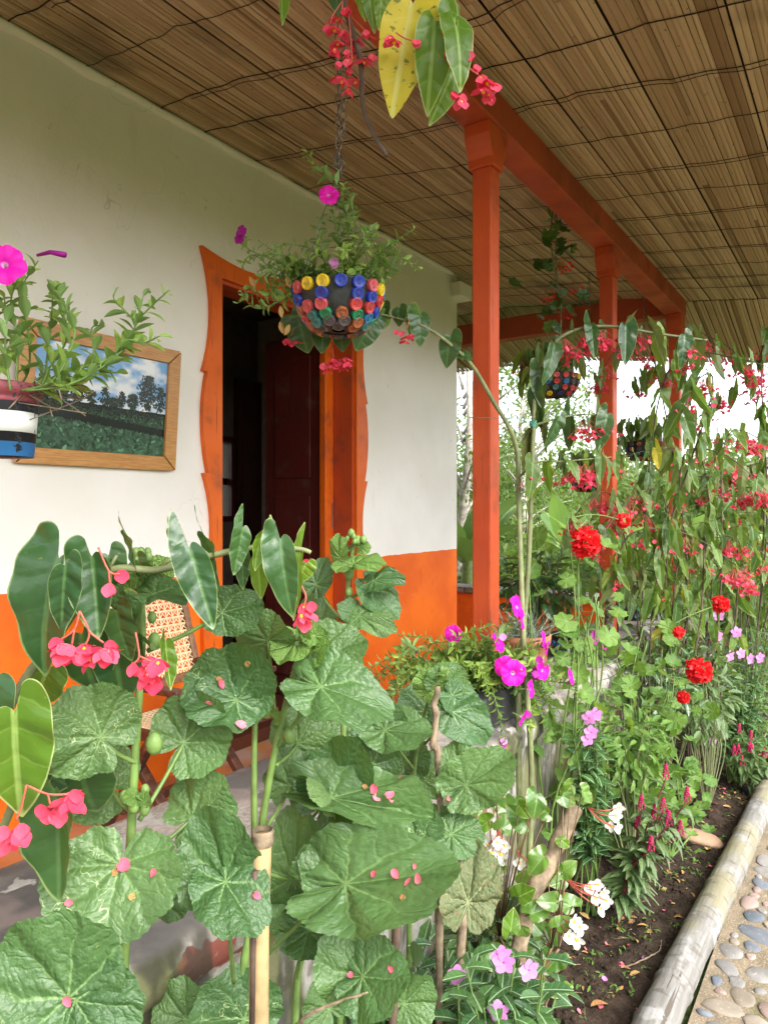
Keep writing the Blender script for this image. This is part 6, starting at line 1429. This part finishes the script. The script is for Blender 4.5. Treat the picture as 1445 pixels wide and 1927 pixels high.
def tree(label, c, h, rad, n, L, mat, seed, tr=.12, name='tree', low=.3, bark=None, dens=1):
    r = random.Random(seed); c = Vector(c); t = thing(name, label, 'tree', c, 'trees beyond the veranda'); sm = MB(); fo = MB(); k0 = c + UP * h * low
    sm.tube(spline([c - UP * .3, c + UP * h * .25 + rnd_dir(r) * .1, c + UP * h * .6 + rnd_dir(r) * .2, c + UP * h * .95], 5), taper(tr, tr * .2, 16), 8)
    for q in range(int(26 * dens)):
        z = lerp(low, .98, r.random()); a = r.uniform(0, 6.3); s = rad * math.sin(PI * min(.97, max(.08, (z - low) / (1 - low) * .85 + .12))) ** .7 * r.uniform(.55, 1.1); e = c + Vector((math.cos(a) * s, math.sin(a) * s, h * z + .1 * s)); b = c + UP * h * z * .8
        sm.tube(spline([b, b.lerp(e, .5) + UP * .1, e], 4), taper(tr * .25, tr * .06, 9), 5)
        rc = rad * r.uniform(.22, .42)
        for k in range(n // 26):
            d = rnd_dir(r); p = e + d * rc * r.random() ** .4; fo.inst(PETL_S[k % 2], frame(p, rnd_dir(r) - UP * .4, rnd_dir(r) + UP * .9, L * r.uniform(.6, 1.25)))
    sm.build('trunk', bark or S_TWG, t); fo.build('crown', mat, t, kind='stuff'); return t
def gz(p): 
    r = math.hypot(p.x - 4, p.y - 2); p.z = -0.03 - max(0, r - 14) * .06; return p
def far(px, d): return gz(at(px, HY, d))
M_PALEBARK = simple('pale_lichen_bark', (0.36, 0.33, 0.28), .9, .2, .5, 14, .5, .02)
tree('pale barked tree with sparse small leaves beyond the house corner', far(872, 9.5), 4.6, 1.0, 2600, .075, L_BG, 1, .10, low=.2, bark=M_PALEBARK)
tree('airy tree behind the inner corner post', far(985, 13), 4.2, 1.5, 2600, .10, L_BG, 2, .10, low=.3, bark=M_PALEBARK)
for i, (px, d, h, rd, lab) in enumerate(((900, 16, 2.6, 1.9, 'low round tree left of the second post in the far garden'), (1040, 18, 2.9, 2.2, 'low broad tree seen between the first two posts'), (1180, 20, 2.9, 2.4, 'low bushy tree seen past the second post'), (1320, 17, 2.7, 2.0, 'round bushy tree far behind the begonia thicket'), (1440, 14, 2.9, 1.7, 'light green tree at the right edge of the garden'), (1560, 16, 3.3, 2.0, 'tree just beyond the right edge of the garden'))):
    tree(lab, far(px, d), h, rd, 4200, .17, L_BG, 10 + i, .1, 'low_tree', .02)
for i, (px, d, h, n, lab) in enumerate(((880, 8.2, 1.9, 9, 'banana plant showing between the wall corner and the first post'), (1062, 10.5, 2.0, 8, 'banana plant behind the geranium'), (1130, 9.5, 1.5, 8, 'short banana plant right of the second post'), (1255, 9.0, 1.7, 9, 'banana plant behind the begonia thicket'), (1420, 8.0, 1.9, 9, 'banana plant at the right edge behind the shrubs'))): banana(lab, far(px, d), h, n, 30 + i)
for i, (px, d, rd, h, lab) in enumerate(((900, 10.5, 1.0, .7, 'leafy garden shrub low behind the end parapet'), (985, 9.2, .9, .6, 'yellow-green shrub between the first post and the inner post'), (1080, 12, 1.3, .7, 'wide shrub in the middle of the garden'), (1215, 11, 1.2, .75, 'shrub beyond the third post'), (1330, 8.5, .9, .7, 'shrub right of the third post'), (1440, 10, 1.2, .9, 'tall shrub at the right edge of the lawn'), (1010, 15, 1.7, .8, 'far shrub on the slope'), (1130, 16, 1.8, .8, 'farthest shrub on the slope'), (1390, 6.8, .6, .55, 'shrub close behind the periwinkle bush'))):
    c = far(px, d); c.z += h * .75; shrub(lab, c, (rd, rd, h), 1500, .16, PETL_S, L_BG, 50 + i, 'garden_shrub')
# wooded hillside closing the view
g = MB(); vs = []; NX, NY = 90, 14
for i in range(NX + 1):
    a = lerp(-1.5, 1.9, i / NX)
    for j in range(NY + 1):
        rr = lerp(38, 90, j / NY); hgt = -2.2 + 4.6 * math.sin(PI / 2 * j / NY) * (.8 + .35 * mnoise.noise((a * 4, 0, 0))); p = FW * (rr * math.cos(a)) + RT * (rr * math.sin(a)); vs.append((p.x, p.y, hgt + .5 * mnoise.noise((p.x * .1, p.y * .1, 0))))
g.add(vs, [(i * (NY + 1) + j, (i + 1) * (NY + 1) + j, (i + 1) * (NY + 1) + j + 1, i * (NY + 1) + j + 1)[::-1] for i in range(NX) for j in range(NY)])
tag(g.build('hill', M_GRASS), kind='structure')
fo = MB()
for k in range(9000):
    a = R.uniform(-.7, 1.1); rr = R.uniform(34, 80); p = FW * (rr * math.cos(a)) + RT * (rr * math.sin(a)); cz = -1.8 + 4.2 * math.sin(PI / 2 * max(0, (rr - 38) / 52)); 
    q = Vector((p.x, p.y, cz)) + Vector((0, 0, 1.6 * abs(mnoise.noise((p.x * .25, p.y * .25, 3))) + R.uniform(-.4, .8))); fo.inst(PETL_S[k % 2], frame(q, rnd_dir(R), rnd_dir(R) + UP * .8 + BK * .5, R.uniform(.9, 2.0)))
tag(fo.build('far_wood', L_BG), 'distant wooded hillside closing the view beyond the garden', 'wood', kind='stuff')
# ================================================================== petals dropped on the big leaves, set on the leaf surface below them
R = random.Random(43); bpy.context.view_layer.update(); DG = bpy.context.evaluated_depsgraph_get()
def where(x, y):
    if x < 200: return 'the huge leaf in the bottom left corner'
    if x < 320: return 'the round leaf at the foot of the left hollyhock'
    if x < 475 and y < 1400: return 'the broad cupped leaf beside the armchair'
    if x < 520: return 'the leaf hanging beside the bamboo stake'
    if x < 620: return 'the leaves crowding the centre left stem'
    if x > 800: return 'the low hollyhock beside the white begonias'
    if y < 1530: return 'the upper leaf of the middle hollyhock'
    if y < 1700: return 'the largest leaf of the middle hollyhock'
    return 'the lowest leaf of the middle hollyhock'
EXTRA = [(R.uniform(90, 880), R.uniform(1290, 1880), 1, R.choice((1, 1, 1, 2))) for _ in range(12)]
for px, py, d, n in [(418, 1298, 1.05, 1), (490, 1692, .95, 1), (500, 1688, .95, 0), (288, 1637, .93, 1), (245, 1636, .94, 1), (222, 1648, .94, 2), (243, 1686, .92, 2), (700, 1495, 1.26, 1), (716, 1508, 1.25, 1), (742, 1492, 1.25, 1), (692, 1482, 1.27, 2), (750, 1655, 1.16, 1), (765, 1660, 1.15, 1), (780, 1638, 1.15, 1), (783, 1664, 1.15, 1), (760, 1683, 1.14, 2), (643, 1828, 1.16, 1), (664, 1842, 1.15, 1), (737, 1832, 1.15, 1), (140, 1868, .72, 1), (135, 1895, .70, 1), (465, 1275, 1.08, 2), (462, 1245, 1.09, 2), (405, 1280, 1.07, 2), (440, 1363, 1.07, 1), (880, 1570, 1.6, 2)] + EXTRA:
    if n == 0: continue
    o3 = Vector((0, 0, CAMZ)); dr = (at(px, py, 1.0) - o3).normalized(); hit, loc, nrm, _, ob, _ = scene.ray_cast(DG, o3, dr, distance=2.2)
    if not hit or not ob.name.startswith('leaf') or not ob.parent or not ob.parent.name.startswith('hollyhock') or abs(nrm.z) < .25: continue
    if nrm.dot(dr) > 0: nrm = -nrm
    T = nrm.orthogonal().normalized(); T = Matrix.Rotation(R.uniform(0, 6.3), 3, nrm) @ T
    o = put('fallen_petal' if n == 1 else 'dried_floret', (R.choice(PET1).me(F_FALL) if n == 1 else BUD.me(L_DRY)), None, frame(loc + nrm * .003, nrm, T, .017 * R.uniform(.6, 1.2) if n == 1 else .010))
    tag(o, ('pink begonia petal fallen on ' if n == 1 else 'small brown dried floret on ') + where(px, py), 'petal', 'petals on ' + where(px, py))
